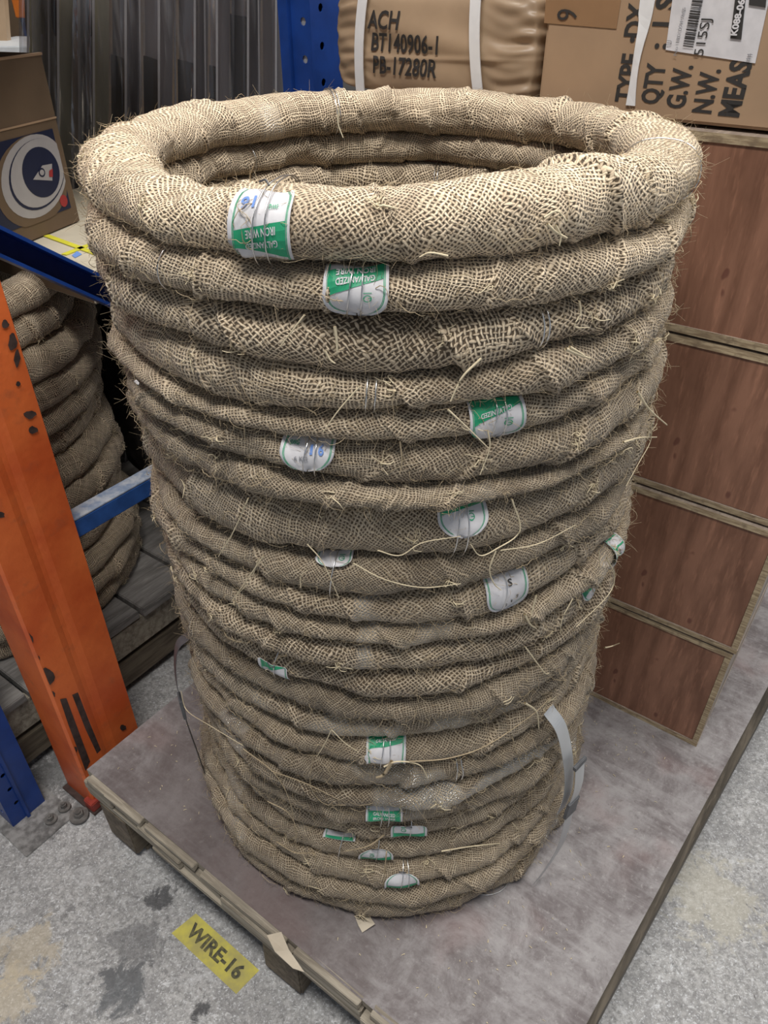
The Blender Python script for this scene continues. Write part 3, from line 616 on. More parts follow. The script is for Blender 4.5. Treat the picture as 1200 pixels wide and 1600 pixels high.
strand(10, [(470, 918), (470, 900), (482, 890)], .0007); strand(16, [(640, 1190), (700, 1185), (760, 1165), (830, 1118), (860, 1090)], .0010, 'jute'); strand(16, [(820, 1098), (838, 1112), (842, 1138)], .0016)
strand(16, [(518, 1140), (506, 1165), (495, 1182)], .0008); strand(16, [(518, 1140), (538, 1160), (560, 1175)], .0008); strand(20, [(380, 1170), (430, 1210), (455, 1260), (464, 1330)], .0008, 'jute')
strand(21, [(418, 1252), (450, 1270), (464, 1300), (455, 1320), (432, 1318)], .0008, 'jute'); strand(22, [(432, 1315), (460, 1332), (490, 1334), (492, 1350), (482, 1360)], .0009, 'jute'); strand(18, [(425, 1205), (480, 1225), (530, 1250)], .0008, 'jute')
strand(18, [(490, 1180), (485, 1225), (505, 1255), (540, 1258)], .0007, 'jute'); strand(23, [(600, 1378), (604, 1330), (596, 1400)], .0012, 'jute'); strand(23, [(575, 1440), (592, 1418), (600, 1395)], .0014, 'straw')
strand(21, [(690, 1330), (740, 1322), (790, 1318), (816, 1324)], .0012); strand(24, [(695, 1395), (705, 1415), (708, 1430)], .001); strand(24, [(700, 1392), (718, 1410), (735, 1418)], .0009); strand(19, [(800, 1150), (812, 1190), (830, 1225), (828, 1290)], .0008, 'jute')
strand(22, [(800, 1285), (812, 1300), (822, 1318)], .0009); strand(22, [(830, 1220), (826, 1250), (832, 1282)], .0007, 'jute'); strand(12, [(948, 872), (960, 900), (950, 930), (900, 980)], .0009, off=.02); strand(13, [(945, 1012), (955, 1010), (968, 1005)], .0012, off=.03)
strand(10, [(936, 860), (938, 900), (940, 935)], .0007); strand(12, [(838, 930), (830, 960), (828, 968)], .0012); strand(13, [(820, 960), (828, 975), (838, 982)], .0016); strand(14, [(820, 1010), (850, 1050), (858, 1052)], .0010)
strand(11, [(895, 935), (878, 968), (876, 990)], .0009); strand(6, [(625, 690), (628, 720), (625, 740)], .0008, 'jute'); strand(17, [(600, 1198), (622, 1190), (655, 1195), (668, 1215)], .0013, 'straw'); strand(2, [(700, 400), (672, 395), (655, 402)], .001); strand(20, [(600, 1305), (575, 1322), (540, 1330)], .0014, 'jute')
strand(19, [(612, 1190), (600, 1210), (588, 1215)], .003, 'jute'); strand(14, [(283, 1080), (292, 1110), (330, 1135), (380, 1165)], .0008, 'straw', off=.03)
strand(1, [(530, 168), (528, 192), (536, 215)], .0007, 'straw')

# ------------------------------------------------------------------ steel straps hanging on the stack
def band(name, label, path, wdir, width, mat, thick=.0008, clip=None):
    t = thing(name, label, 'strap'); p = smooth_path(path, 40); n = len(p); tg = np.gradient(p, axis=0); tg /= np.linalg.norm(tg, axis=1, keepdims=True)
    w = np.asarray(wdir, float); w = w-(tg@w)[:, None]*tg; w /= np.linalg.norm(w, axis=1, keepdims=True); nr = np.cross(tg, w)
    vs = []; fs = []
    for i in range(n):
        for a, b in ((-1, -1), (1, -1), (1, 1), (-1, 1)): vs.append(p[i]+w[i]*a*width/2+nr[i]*b*thick/2)
    for i in range(n-1):
        for a in range(4): q = 4*i; fs.append([q+a, q+(a+1) % 4, q+4+(a+1) % 4, q+4+a])
    fs += [[0, 1, 2, 3], [4*n-4, 4*n-3, 4*n-2, 4*n-1]]; link('steel_band', vs, fs, mat, t)
    if clip:
        for i0, i1 in clip:
            vs = []; fs = []; m = i1-i0
            for i in range(i0, i1):
                for a, b in ((-1, -1), (1, -1), (1, 1), (-1, 1)): vs.append(p[i]+w[i]*a*(width/2+.0025)+nr[i]*b*.0026)
            for i in range(m-1):
                for a in range(4): q = 4*i; fs.append([q+a, q+(a+1) % 4, q+4+(a+1) % 4, q+4+a])
            fs += [[0, 1, 2, 3], [4*m-4, 4*m-3, 4*m-2, 4*m-1]]; link('strap_seal', vs, fs, M['darkstrap'], t)
    return t
def cyl(thd, r, z): a = math.radians(thd); return np.array([STK[0]+.008+r*math.cos(a), STK[1]+r*math.sin(a), z])
sp1 = [(-51, .342, .415), (-50, .366, .388), (-47.8, .381, .31), (-46.5, .386, .24), (-47, .384, .19)]
sp2 = [(-46.2, .392, .318), (-45.6, .397, .26), (-45.8, .395, .20), (-47.0, .398, .12), (-48.6, .392, .06), (-50.5, .384, .008)]
wd_ = (math.cos(math.radians(43)), math.sin(math.radians(43)), 0)
st_ = band('steel_strap', 'shiny steel strap bulging off the lower right of the stack', [cyl(*q) for q in sp1], wd_, .022, M['strap'])
st2 = band('t', 't', [cyl(*q) for q in sp2], wd_, .022, M['strap'], clip=[(0, 2), (13, 18)])
for o in list(st2.children): o.parent = st_
bpy.data.objects.remove(st2)
band('steel_strap', 'dark steel strap looped off the lower left of the stack', [cyl(-158, .340, .42), cyl(-158, .362, .40), cyl(-158, .374, .33), cyl(-158, .374, .24), cyl(-158, .368, .14), cyl(-158, .362, .04), cyl(-158, .358, .010)], (math.cos(math.radians(112)), math.sin(math.radians(112)), 0), .019, M['darkstrap'], clip=[(16, 20)])

# ------------------------------------------------------------------ pallet under the stack (frame u, v)
PAL = thing('pallet', 'worn wooden pallet with plywood deck under the tall coil stack', 'pallet', (0, 0, 0), A)
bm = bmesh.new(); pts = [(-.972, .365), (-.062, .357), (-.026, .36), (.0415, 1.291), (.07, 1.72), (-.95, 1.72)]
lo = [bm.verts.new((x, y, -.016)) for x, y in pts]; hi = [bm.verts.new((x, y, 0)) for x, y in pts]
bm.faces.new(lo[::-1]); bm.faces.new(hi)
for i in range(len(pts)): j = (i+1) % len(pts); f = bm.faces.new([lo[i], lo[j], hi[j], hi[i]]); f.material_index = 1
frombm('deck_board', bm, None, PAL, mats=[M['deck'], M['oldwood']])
x = -.972; random.seed(3)   # broken edge battens under the deck, along the front
for i, (w, dv, dz, h) in enumerate([(.085, -.006, 0, .024), (.075, .0, -.004, .022), (.12, -.010, -.002, .022), (.10, -.004, -.005, .022), (.16, -.012, -.001, .024), (.14, -.006, -.004, .022), (.12, -.013, -.002, .024), (.13, -.005, -.004, .022)]):
    box('edge_batten', x, x+w-.004, .357+dv, .44, -.0165+dz-h, -.0165+dz, M['oldwood'], PAL, .0015, jit=.002); x += w
x = -.97
for i, w in enumerate([.20, .34, .38]):
    box('lower_batten', x, x+w-.005, .352-.006*(i % 2), .44, -.064, -.043, M['oldwood'], PAL, .0015, jit=.0025); x += w
for i, w in enumerate([(-.955, -.87, .004), (-.90, -.80, .003), (-.79, -.66, .002), (-.64, -.45, .004), (-.43, -.30, .003), (-.28, -.10, .004)]):
    box('splinter', w[0], w[1], .350, .3665, -.0145, -.002+w[2]*.2, M['oldwood'], PAL, .001, jit=.002)
for v0 in (.345, .95, 1.55):
    for u0 in (-.945, -.515, -.13): box('block', u0, u0+.085, v0+.008, v0+.115, FLOOR+.016, -.065, M['darkwood'], PAL, .003, jit=.002)
for u0 in (-.95, -.525, -.135): box('bottom_board', u0, u0+.09, .375, 1.66, FLOOR, FLOOR+.016, M['darkwood'], PAL, .002)
bm = bmesh.new(); e0, e1 = (-.040, .44), (.062, 1.72)
vs = []
for (x, y) in (e0, e1):
    for dx in (-.05, .029):
        for z in (-.095, -.019): vs.append(bm.verts.new((x+dx, y, z)))
for f in ((0, 1, 3, 2), (4, 6, 7, 5), (0, 4, 5, 1), (2, 3, 7, 6), (0, 2, 6, 4), (1, 5, 7, 3)): bm.faces.new([vs[i] for i in f])
frombm('side_stringer', bm, wood('grimy_stringer_wood', (.045, .037, .028), (.15, .125, .095), 1, 1.2, 16, .8), PAL, .001)

# ------------------------------------------------------------------ plywood crates on the pallet
def crate(z0, z1, du, label, dv=0):
    t = thing('plywood_crate', label, 'crate', tuple(W3(-.032+du, 1.107+dv, z0)), A, 'plywood crates stacked behind the coils')
    Wc, Dc, h, k = .86, .52, z1-z0, .011
    edge = lambda n: 1 if max(abs(n.x), abs(n.y)) > .8 else 0
    box('base_panel', -Wc, 0, 0, Dc, 0, k, None, t, 0, mats=[M['tan'], M['edge']], pick=edge, jit=.0006)
    box('lid_panel', -Wc, 0, 0, Dc, h-k-.004, h-.004, None, t, 0, mats=[M['tan'], M['edge']], pick=edge, jit=.0008)
    box('side_panel', -k, -.0006, .0008, Dc, k, h-k-.0025, None, t, 0, mats=[M['tan'], M['edge']], pick=lambda n: 1 if abs(n.y) > .8 else 0)
    box('side_panel', -Wc, -Wc+k, .0008, Dc, k, h-k-.0025, None, t, 0, mats=[M['tan'], M['edge']], pick=lambda n: 1 if abs(n.y) > .8 else 0)
    box('front_panel', -Wc+k+.0005, -k-.0005, .0022, .0022+k, k+.0003, h-k-.0028, M['red'], t, 0)
    box('back_panel', -Wc+k+.0005, -k-.0005, Dc-k, Dc-.001, k+.0003, h-k-.0028, M['red'], t, 0)
    return t
crate(0.0005, .268, 0, 'reddish plywood crate at the bottom, standing on the pallet'); crate(.269, .540, .004, 'reddish plywood crate second from the bottom, pale edge strip at its right corner', -.003)
crate(.541, .812, -.002, 'reddish plywood crate third from the bottom, its right side out of frame', .002); crate(.813, 1.084, .003, 'reddish plywood crate topmost, under the printed carton')

# printed carton and the strapped paper parcel on the top crate
UL = np.array([1., 0, 0]); VL = np.array([0, 1., 0])
zc0 = 1.0845
CT = thing('printed_carton', 'brown carton with sideways black print and a white shipping label, on the top crate', 'carton', tuple(W3(0, 0, 0)), A)
cl = on_v(842, 146, 1.125)[0]
box('carton_body', cl, -.02, 1.125, 1.56, zc0, 1.46, M['card'], CT, .004)
cu = lambda x, y, v=1.125: on_v(x, y, v)
def quad_on(name, p4, mat, parent, off, v=1.125, thick=.0006):
    q = [cu(x, y, v-off) for x, y in p4]; q2 = [p+np.array([0, thick, 0]) for p in q]
    return link(name, q+q2, [(0, 1, 2, 3), (7, 6, 5, 4), (0, 4, 5, 1), (1, 5, 6, 2), (2, 6, 7, 3), (3, 7, 4, 0)], mat, parent)
quad_on('brown_tape', [(853, 0), (970, 0), (963, 45), (850, 36)], M['tape'], CT, .0012)
wl = quad_on('shipping_label', [(1062, -85), (1220, -85), (1180, 99), (1040, 78)], M['paper'], CT, .0016); wl['label'] = 'white shipping label with barcode'
wl2 = quad_on('shipping_label', [(1040, 77), (1182, 98), (1196, 30), (1050, 12)], M['paper'], CT, .00155)
bpy.data.objects.remove(wl2)
def rot_text(items, mat, name, parent, off):
    vs, fs = [], []
    for txt, (x, y), size, bold, xs in items:
        v, f = text_geo(txt, size, bold); o0 = cu(x, y, 1.125-off); b = len(vs)
        for p in v: vs.append(o0+np.array([-p[1], 0, p[0]*xs]))
        fs += [[i+b for i in q] for q in f]
    return link(name, vs, fs, mat, parent)
rot_text([('QTY', (1022, 132), .034, .0011, .66), ('G.W.', (1063, 136), .034, .0011, .66), ('N.W.', (1105, 143), .034, .0011, .66), ('MEAS', (1150, 140), .035, .0013, .74), ('TYPE', (982, 122), .034, .0011, .74), (':', (992, 62), .034, .0013, 1.0), ('DX-1', (997, 18), .034, .0011, .74), (':', (1030, 72), .030, .0013, 1), ('1', (1037, 38), .036, .0011, .8), ('S', (1043, 5), .036, .0013, .8)], M['blackink'], 'printed_lettering', CT, .0008)
rot_text([('9', (888, 23), .042, 0, .7)], M['blackink'], 'handwritten_number', CT, .0026)
rot_text([('515SJ', (1098, 58), .017, 0, 1.1)], M['blackink'], 'label_lettering', wl, .0030)
rot_text([('K088-06', (1153, 28), .0105, .0004, 1.0)], M['paper'], 'label_lettering', wl, .0050)
rot_text([('44', (1171, 90), .009, 0, 1), ('No 180 074 965', (1062, 50), .006, 0, 1.3)], M['greyink'], 'label_lettering', wl, .0030)
rot_text([('SN 4R 013 946', (1090, 30), .004, 0, 1.3), ('U', (1046, 67), .009, 0, 1)], M['greyink'], 'label_lettering', wl, .0030)
quad_on('black_bar', [(1152, -30), (1168, -30), (1158, 62), (1141, 60)], M['blackink'], wl, .0032)
quad_on('black_bar', [(1173, -30), (1200, -30), (1196, 12), (1170, 8)], M['blackink'], wl, .0032)
vs, fs = [], []; random.seed(9); p0, p1 = cu(1067, 72, 1.1215), cu(1083, 74, 1.1215); z = 0
while z < .095:   # barcode bars run across, stacked upwards
    h = random.choice([.0006, .0011, .0018]); b = len(vs)
    for (px, dz) in ((p0, z), (p1, z), (p1, z+h), (p0, z+h)): vs.append(px+np.array([z*.0, 0, dz]))
    fs.append([b, b+1, b+2, b+3]); z += h+random.choice([.0007, .0012])
link('barcode', vs, fs, M['blackink'], wl)
sp_ = [np.array([cu(1012, -5)[0], 1.1225, 1.458]), np.array([cu(1012, -5)[0], 1.1225, 1.36]), cu(1012, -5, 1.1225), cu(1006, 40, 1.1225), cu(997, 80, 1.1215), cu(990, 120, 1.1215), cu(985, 165, 1.1225)]
vs = [];
for i, p in enumerate(smooth_path(sp_, 14)): w = .0085+.004*math.sin(i*.35+1.2); vs += [p+np.array([-w, -.001*math.sin(i), 0]), p+np.array([w, 0, 0]), p+np.array([w, .0012, 0]), p+np.array([-w, .0012, 0])]
fs = [[4*i+a, 4*i+(a+1) % 4, 4*i+4+(a+1) % 4, 4*i+4+a] for i in range(13) for a in range(4)]; link('white_strap', vs, fs, M['white'], CT)

PK = thing('wrapped_parcel', 'parcel in creased brown paper with two white straps, lettered ACH, on the top crate', 'parcel', (0, 0, 0), A)
a0, a1 = on_v(512, 60, 1.12)[0], on_v(838, 60, 1.12)[0]; pz0, pz1 = zc0+.001, 1.222
nu, nv, nz = 46, 16, 22
def parcel_pt(i, j, k_):   # cube param -1..1 to soft box
    x, y, z = i, j, k_; e = 11.0; r = (abs(x)**e+abs(y)**e+abs(z)**e)**(1/e); x, y, z = x/r, y/r, z/r
    bul = .012*(1-min(1, abs(x))**2)*(1-min(1, abs(z))**2)
    w_ = max(0, abs(x)-.35)/.65; cr = .0022*math.sin(4*x+3*z+2*math.sin(3*z))+(.0040*math.sin(17*x*z+4*y+3*z)+.0030*math.sin(24*z+9*x+2*math.sin(11*x)))*w_*w_+.0022*math.exp(-((z+.25-.1*x)/.05)**2)
    cxn = (a0+a1)/2; hx = (a1-a0)/2; cz = (pz0+pz1)/2; hz_ = (pz1-pz0)/2
    s_ = -1 if y < 0 else 1; fr = max(0, abs(y)-.9)*10
    return np.array([cxn+hx*x*(1-.03*abs(z))+.3*cr*abs(x), 1.30+.18*y+s_*fr*(bul*.6+cr-.012), cz+hz_*z+(.4*cr if z > 0 else 0)*abs(z)])
bm = bmesh.new(); bmesh.ops.create_cube(bm, size=2); bmesh.ops.subdivide_edges(bm, edges=list(bm.edges), cuts=60, use_grid_fill=True)
for v in bm.verts: v.co = Vector(parcel_pt(*v.co))
frombm('parcel_body', bm, M['wrap'], PK, smooth=True)
def parcel_v(u_, z_):
    i = (u_-(a0+a1)/2)/((a1-a0)/2); k_ = (z_-(pz0+pz1)/2)/((pz1-pz0)/2); return parcel_pt(max(-.97, min(.97, i)), -1, max(-.97, min(.97, k_)))[1]
for (xt, xb) in ((568, 562), (742, 750)):
    p = on_v(xt, 5, 1.12); q_ = on_v(xb, 130, 1.12); vs = []; n = 14
    for i in range(n+1):
        g = i/n; uu_ = p[0]*(1-g)+q_[0]*g-.003*math.sin(g*3.14); zz_ = (pz1+.002)*(1-g)+pz0*g; y = 1.1165+.004*(2*g-1)**2
        vs += [(uu_-.0085, y, zz_), (uu_+.0085, y, zz_), (uu_+.0085, y+.002, zz_), (uu_-.0085, y+.002, zz_)]
    vs = [(p[0]-.0085, 1.47, pz1+.004), (p[0]+.0085, 1.47, pz1+.004), (p[0]+.0085, 1.47, pz1+.002), (p[0]-.0085, 1.47, pz1+.002)]+vs
    link('white_strap', vs, [[4*i+a, 4*i+(a+1) % 4, 4*i+4+(a+1) % 4, 4*i+4+a] for i in range(n+1) for a in range(4)], M['white'], PK)
vs, fs = [], []
for txt, x, y, size, xs in (('ACH', 597, 33, .034, .86), ('BT140906-1', 630, 70, .034, .78), ('PB-17280R', 628, 106, .034, .80)):
    v, f = text_geo(txt, size, .0007); o0 = on_v(x, y, 1.12); b = len(vs)
    for p in v: uu_, zz_ = o0[0]+p[0]*xs+p[1]*.12, o0[2]+p[1]; vs.append((uu_, parcel_v(uu_, zz_)-.0022, zz_))
    fs += [[i+b for i in q] for q in f]
link('printed_lettering', vs, fs, M['blackink'], PK)

# ------------------------------------------------------------------ rack: orange post, braces, blue posts
def plate_holes(bm, org, xd, zd, width, z0, z1, holes, r, thick, mi=0):
    """flat plate with round holes; holes = list of (x, z) one per cell; org+xd*x+zd*z"""
    nd = np.cross(xd, zd)
    def V_(x, z, d): p = org+xd*x+zd*z-nd*d; return bm.verts.new(tuple(p))
    zs = [z0]+[(holes[i][1]+holes[i+1][1])/2 for i in range(len(holes)-1)]+[z1]
    for i, (hx, hz_) in enumerate(holes):
        za, zb = zs[i], zs[i+1]; out = [(0, za), (width/2, za), (width, za), (width, hz_), (width, zb), (width/2, zb), (0, zb), (0, hz_)]
        ang = [-135, -90, -45, 0, 45, 90, 135, 180]; inn = [(hx+r*math.cos(math.radians(a)), hz_+r*1.05*math.sin(math.radians(a))) for a in ang]
        for d in (0, thick):
            vo = [V_(x, z, d) for x, z in out]; vi = [V_(x, z, d) for x, z in inn]
            for a in range(8): bm.faces.new([vo[a], vo[(a+1) % 8], vi[(a+1) % 8], vi[a]])
            if d == 0: keep = vi
        for a in range(8): bm.faces.new([keep[a], keep[(a+1) % 8], vi[(a+1) % 8], vi[a]])
RK = thing('rack_upright_frame', 'pallet rack frame with chipped orange post, blue braces and blue rear post', 'rack', (0, 0, 0), A)
# orange post: pentagon section with a shallow crease down its wide face
pu, pv = -1.022, .372
sec = [(pu, pv+.004), (pu+.0015, pv+.050), (pu-.0015, pv+.062), (pu-.0015, pv+.070), (pu+.0005, pv+.084), (pu-.001, pv+.141), (pu-.012, pv+.147), (pu-.095, pv+.147), (pu-.095, pv), (pu-.006, pv)]
nz_ = 60; zz = np.linspace(FLOOR+.006, 1.75, nz_); vs = [(x, y, z) for z in zz for x, y in sec]; n = len(sec)
fs = [[i*n+a, i*n+(a+1) % n, (i+1)*n+(a+1) % n, (i+1)*n+a] for i in range(nz_-1) for a in range(n)]+[list(range(n))[::-1], [(nz_-1)*n+a for a in range(n)]]
link('orange_post', vs, fs, M['orange'], RK)
def chip(name, poly, on='u', off=.0022, mat='bare'):
    vs = [];
    for x, y in poly:
        if on == 'u': p = on_u(x, y, pu+off); p[1] = min(max(p[1], pv+.0045), pv+.1395); p[0] = pu+.0016 if not pv+.058 < p[1] < pv+.08 else pu+.0006
        else: p = on_v(x, y, pv-.0008)
        vs.append(p)
    return link(name, vs, [list(range(len(vs)))], M[mat], RK)
random.seed(4)
def blob(cx_, cy_, rx, ry, n=11):
    return [(cx_+rx*random.uniform(.7, 1.15)*math.cos(i/n*6.283), cy_+ry*random.uniform(.7, 1.15)*math.sin(i/n*6.283)) for i in range(n)]
for b_ in [(45, 1001, 9, 11), (73, 1058, 13, 14), (82, 1086, 5, 6), (80, 1094, 4, 3), (60, 1030, 3, 7), (91, 1118, 5, 4), (100, 1143, 3, 5), (117, 1172, 4, 6), (193, 1137, 5, 5), (47, 648, 10, 7), (52, 672, 9, 6), (29, 600, 4, 4), (9, 507, 6, 8), (20, 535, 7, 14), (27, 560, 5, 14), (2, 805, 6, 5)]:
    chip('paint_chip', blob(*b_))
chip('paint_scrape', [(94, 1093), (104, 1091), (124, 1145), (141, 1190), (134, 1205), (122, 1172), (108, 1135)]); chip('paint_scrape', [(113, 1086), (122, 1082), (140, 1128), (158, 1172), (152, 1178), (134, 1140)])
box('foot_plate', pu-.10, pu+.012, pv-.012, pv+.15, FLOOR, FLOOR+.006, M['bare'], RK, .001); box('foot_bracket', pu-.02, pu+.008, pv-.01, pv+.05, FLOOR+.006, FLOOR+.03, M['redp'], RK, .002)
# lower brace, a square tube with dust on top
lb0 = on_u(105, 822, -1.05); v_a, v_b = pv+.14, 1.20; zt_ = .475
box('lower_brace', -1.075, -1.040, v_a, v_b, zt_-.038, zt_, M['bluep'], RK, .003); box('brace_dust', -1.074, -1.041, v_a+.002, v_b-.002, zt_-.0015, zt_+.0012, M['dustblue'], RK, .0005)
# diagonal brace, C channel opening towards the aisle
b0, b1 = on_u(0, 352, -1.05), on_u(165, 432, -1.05); g = (b1-b0)/(b1[1]-b0[1]); P0 = b0+g*(.30-b0[1]); P1 = b0+g*(1.18-b0[1])
dr = (P1-P0)/np.linalg.norm(P1-P0); pn = np.array([0, -dr[2], dr[1]]); hgt = .030
def slab(name, q, mat): return link(name, q, [(0, 1, 2, 3), (7, 6, 5, 4), (0, 4, 5, 1), (1, 5, 6, 2), (2, 6, 7, 3), (3, 7, 4, 0)], mat, RK)
def rail(name, lo_, hi_, u0, u1, mat):
    q = [P0+pn*lo_, P1+pn*lo_, P1+pn*hi_, P0+pn*hi_]; q = [np.array([u1, p[1], p[2]]) for p in q]+[np.array([u0, p[1], p[2]]) for p in q]; return slab(name, q, mat)
rail('diagonal_brace', -.036, -.004, -1.100, -1.097, M['blue']); rail('brace_lip', -.005, .000, -1.100, -1.048, M['blue']); rail('brace_lip', -.040, -.035, -1.100, -1.048, M['blue'])
# rear blue post with round and square holes
def perf_post(name, parent, u0, v0, wu, wv, z0, z1, pitch, r, mat, zoff=0):
    bm = bmesh.new(); hs = [(wu*.62, z) for z in np.arange(z0+.03+zoff, z1-.02, pitch)]
    plate_holes(bm, np.array([u0, v0, 0.]), UL, Z, wu, z0, z1, hs, r, .002)
    hs = [(wv*.35, z) for z in np.arange(z0+.05+zoff, z1-.02, pitch)]
    plate_holes(bm, np.array([u0+wu, v0, 0.]), VL, Z, wv, z0, z1, hs, r, .002)
    boxbm(bm, u0-.002, u0, v0, v0+wv, z0, z1); boxbm(bm, u0, u0+wu, v0+wv, v0+wv+.002, z0, z1)
    return frombm(name, bm, mat, parent)
perf_post('blue_rear_post', RK, -1.072, 1.20, .046, .085, FLOOR, 1.75, .058, .0065, M['blue'])
box('hole_backing', -1.066, -1.030, 1.2035, 1.2065, FLOOR, 1.74, M['strap'], RK, 0); box('rear_post_lip', -1.094, -1.071, 1.190, 1.203, FLOOR, 1.75, M['blue'], RK, .001)  # pale plate added behind the holes, imitating lit things beyond
# neighbouring blue post at the left edge
BP = thing('blue_rack_post', 'perforated blue rack post at the left edge, in front of the orange post', 'rack post', tuple(W3(-1.120, .245, FLOOR)), A)
perf_post('post_body', BP, -.062, 0, .058, .072, .0, 1.2, .046, .0052, M['blue'], .01)
box('post_rib', -.004, .003, .030, .037, 0, 1.2, M['blue'], BP, .001)
box('base_plate', -.075, .075, -.022, .095, .0, .004, M['baseplate'], BP, .001)
for i, (x, y) in enumerate(((80, 1281), (101, 1262), (124, 1275))):
    p = local(on_z(x, y, FLOOR+.005), W3(-1.120, .245, FLOOR)); r = .020 if i == 2 else .013
    bm = bmesh.new(); bmesh.ops.create_cone(bm, cap_ends=True, segments=20, radius1=r, radius2=r*.97, depth=.004, matrix=Matrix.Translation((p[0], p[1], .007)))
    bmesh.ops.create_cone(bm, cap_ends=True, segments=6, radius1=r*.55, radius2=r*.52, depth=.010, matrix=Matrix.Translation((p[0], p[1], .013)))
    bmesh.ops.create_cone(bm, cap_ends=True, segments=10, radius1=r*.3, radius2=r*.3, depth=.006, matrix=Matrix.Translation((p[0], p[1], .019))); frombm('anchor_bolt', bm, M['boltm'], BP)

# ------------------------------------------------------------------ pallet under the rear pile
P2 = thing('pallet', 'dusty dark pallet behind the orange post, carrying the rear coil pile', 'pallet', (0, 0, 0), A)
for i in range(7): box('deck_plank', -2.05, -1.205+.004*(i % 3), .10+i*.150, .10+i*.150+.142, .014, .034, M['greywood'], P2, .002, jit=.0015)
box('side_board', -1.235, -1.212, .10, 1.14, -.070, .010, M['oldwood'], P2, .002, jit=.002); box('side_board', -1.240, -1.215, .10, 1.14, -.160, -.085, M['darkwood'], P2, .002, jit=.002)
for v0 in (.12, .60, 1.06):
    for u0 in (-2.0, -1.65, -1.33): box('block', u0, u0+.09, v0, v0+.08, FLOOR, .013, M['darkwood'], P2, .002)

# ------------------------------------------------------------------ left carton on the strapped white box
bz = .835
c0 = on_z(125, 345, bz); ang = math.radians(72); d_ = np.array([math.cos(ang), math.sin(ang), 0]); e_ = np.array([-math.sin(ang), math.cos(ang), 0])
LC = thing('open_carton', 'open brown carton with dark blue printed panel and pale disc emblem, upper left', 'carton', tuple(c0), ang)
hgt_ = .292; wd = .30
def lwall(name, x0, x1, y0, y1, z0, z1): return box(name, x0, x1, y0, y1, z0, z1, M['darkcard'], LC, .001)
lwall('front_wall', -wd, 0, 0, .004, 0, hgt_); lwall('back_wall', -wd, 0, .24, .244, 0, hgt_); lwall('side_wall', -.004, 0, .004, .24, 0, hgt_); lwall('side_wall', -wd, -wd+.004, .004, .24, 0, hgt_); lwall('carton_bottom', -wd+.004, -.004, .004, .24, 0, .004)
box('flap_edge', -wd, 0, -.0015, 0, hgt_*.64, hgt_*.65, M['card'], LC, 0); box('flap_edge', -wd, .0015, -.001, .006, hgt_-.003, hgt_+.001, M['card'], LC, 0)
# the printed panel, on the face towards the camera (local -y)
def flat(name, pts, mat, off, parent=LC): return link(name, [(x, -off, z) for x, z in pts], [list(range(len(pts)))], mat, parent)
flat('blue_print', [(-wd+.02, .030), (-.018, .030), (-.018, .172), (-wd+.02, .172)], M['navy'], .0010)
def ell(cx_, cz_, rx, rz_, n=36, rot=0): return [(cx_+rx*math.cos(a)*math.cos(rot)-rz_*math.sin(a)*math.sin(rot), cz_+rx*math.cos(a)*math.sin(rot)+rz_*math.sin(a)*math.cos(rot)) for a in np.linspace(0, 2*math.pi, n, endpoint=False)]
def clipx(p, xm, z0=.026, z1=.176): return [(min(x, xm), max(z0, min(z, z1))) for x, z in p]
flat('tan_swoosh', clipx(ell(-.100, .096, .104, .074, rot=.2), -.018), M['darkcard'], .0014)
flat('pale_disc', clipx(ell(-.095, .103, .092, .066, rot=.25), -.017), M['discwhite'], .0018); flat('dark_ring', clipx(ell(-.088, .105, .079, .056, rot=.25), -.017), M['navy'], .0022)
flat('pale_ring', clipx(ell(-.086, .107, .076, .054, rot=.25), -.017), M['discwhite'], .0026); flat('dark_disc', ell(-.078, .107, .050, .043), M['navy'], .0030)
flat('disc_picture', [(-.105, .100), (-.072, .118), (-.045, .116), (-.055, .088)], M['discwhite'], .0034); flat('disc_centre', ell(-.078, .107, .009, .008, 14), M['navy'], .0038); flat('disc_hole', ell(-.078, .107, .006, .005, 14), M['discwhite'], .0041)
flat('red_mark', [(-.058, .106), (-.047, .108), (-.052, .094), (-.062, .096)], M['redink'], .0040); flat('red_emblem', ell(-.036, .047, .011, .011, 16), M['redink'], .0022)
# white strapped box beneath it
SB = thing('strapped_box', 'flat pale box tied with crossed yellow bands under the open carton', 'box', (0, 0, 0), A)
pb = on_z(125, 375, bz-.002); ub, vb = pb@U, pb@V
box('box_body', ub-.36, ub+.175, vb-.11, vb+.34, bz-.002-.055, bz-.002, None, SB, .002, mats=[simple('pale_box_board', (.58, .52, .40), .7, nscale=9, nv=.06), M['darkcard']], pick=lambda n: 0 if n.z > .5 else 1)
def yb(p, q_, w=.006):
    a_, b_ = on_z(*p, bz-.001), on_z(*q_, bz-.001); a_ = np.array([a_@U, a_@V, bz-.0015]); b_ = np.array([b_@U, b_@V, bz-.0015]); t_ = (b_-a_)/np.linalg.norm(b_-a_); nn = np.array([-t_[1], t_[0], 0])*w
    q = [a_-nn, b_-nn, b_+nn, a_+nn]; link('yellow_band', q+[x+np.array([0, 0, .0015]) for x in q], [(3, 2, 1, 0), (4, 5, 6, 7), (0, 1, 5, 4), (1, 2, 6, 5), (2, 3, 7, 6), (3, 0, 4, 7)], M['yband'], SB)
yb((72, 368), (162, 401)); yb((100, 398), (152, 378))
pz = on_z(118, 398, bz); link('blue_stamp', [np.array([p@U, p@V, bz-.0012]) for p in (on_z(112, 398, bz), on_z(120, 391, bz), on_z(128, 396, bz), on_z(117, 402, bz))], [(0, 1, 2, 3)], M['blueink'], SB)
# plain shelf boards carrying the boxes
box_sh = box('rack_shelf', -2.3, -1.16, .92, 1.35, bz-.085, bz-.060, M['darkwood'], None, .002); box_sh.rotation_euler = (0, 0, A); tag(box_sh, 'dark wooden shelf board behind the coil pile under the strapped box', 'shelf')

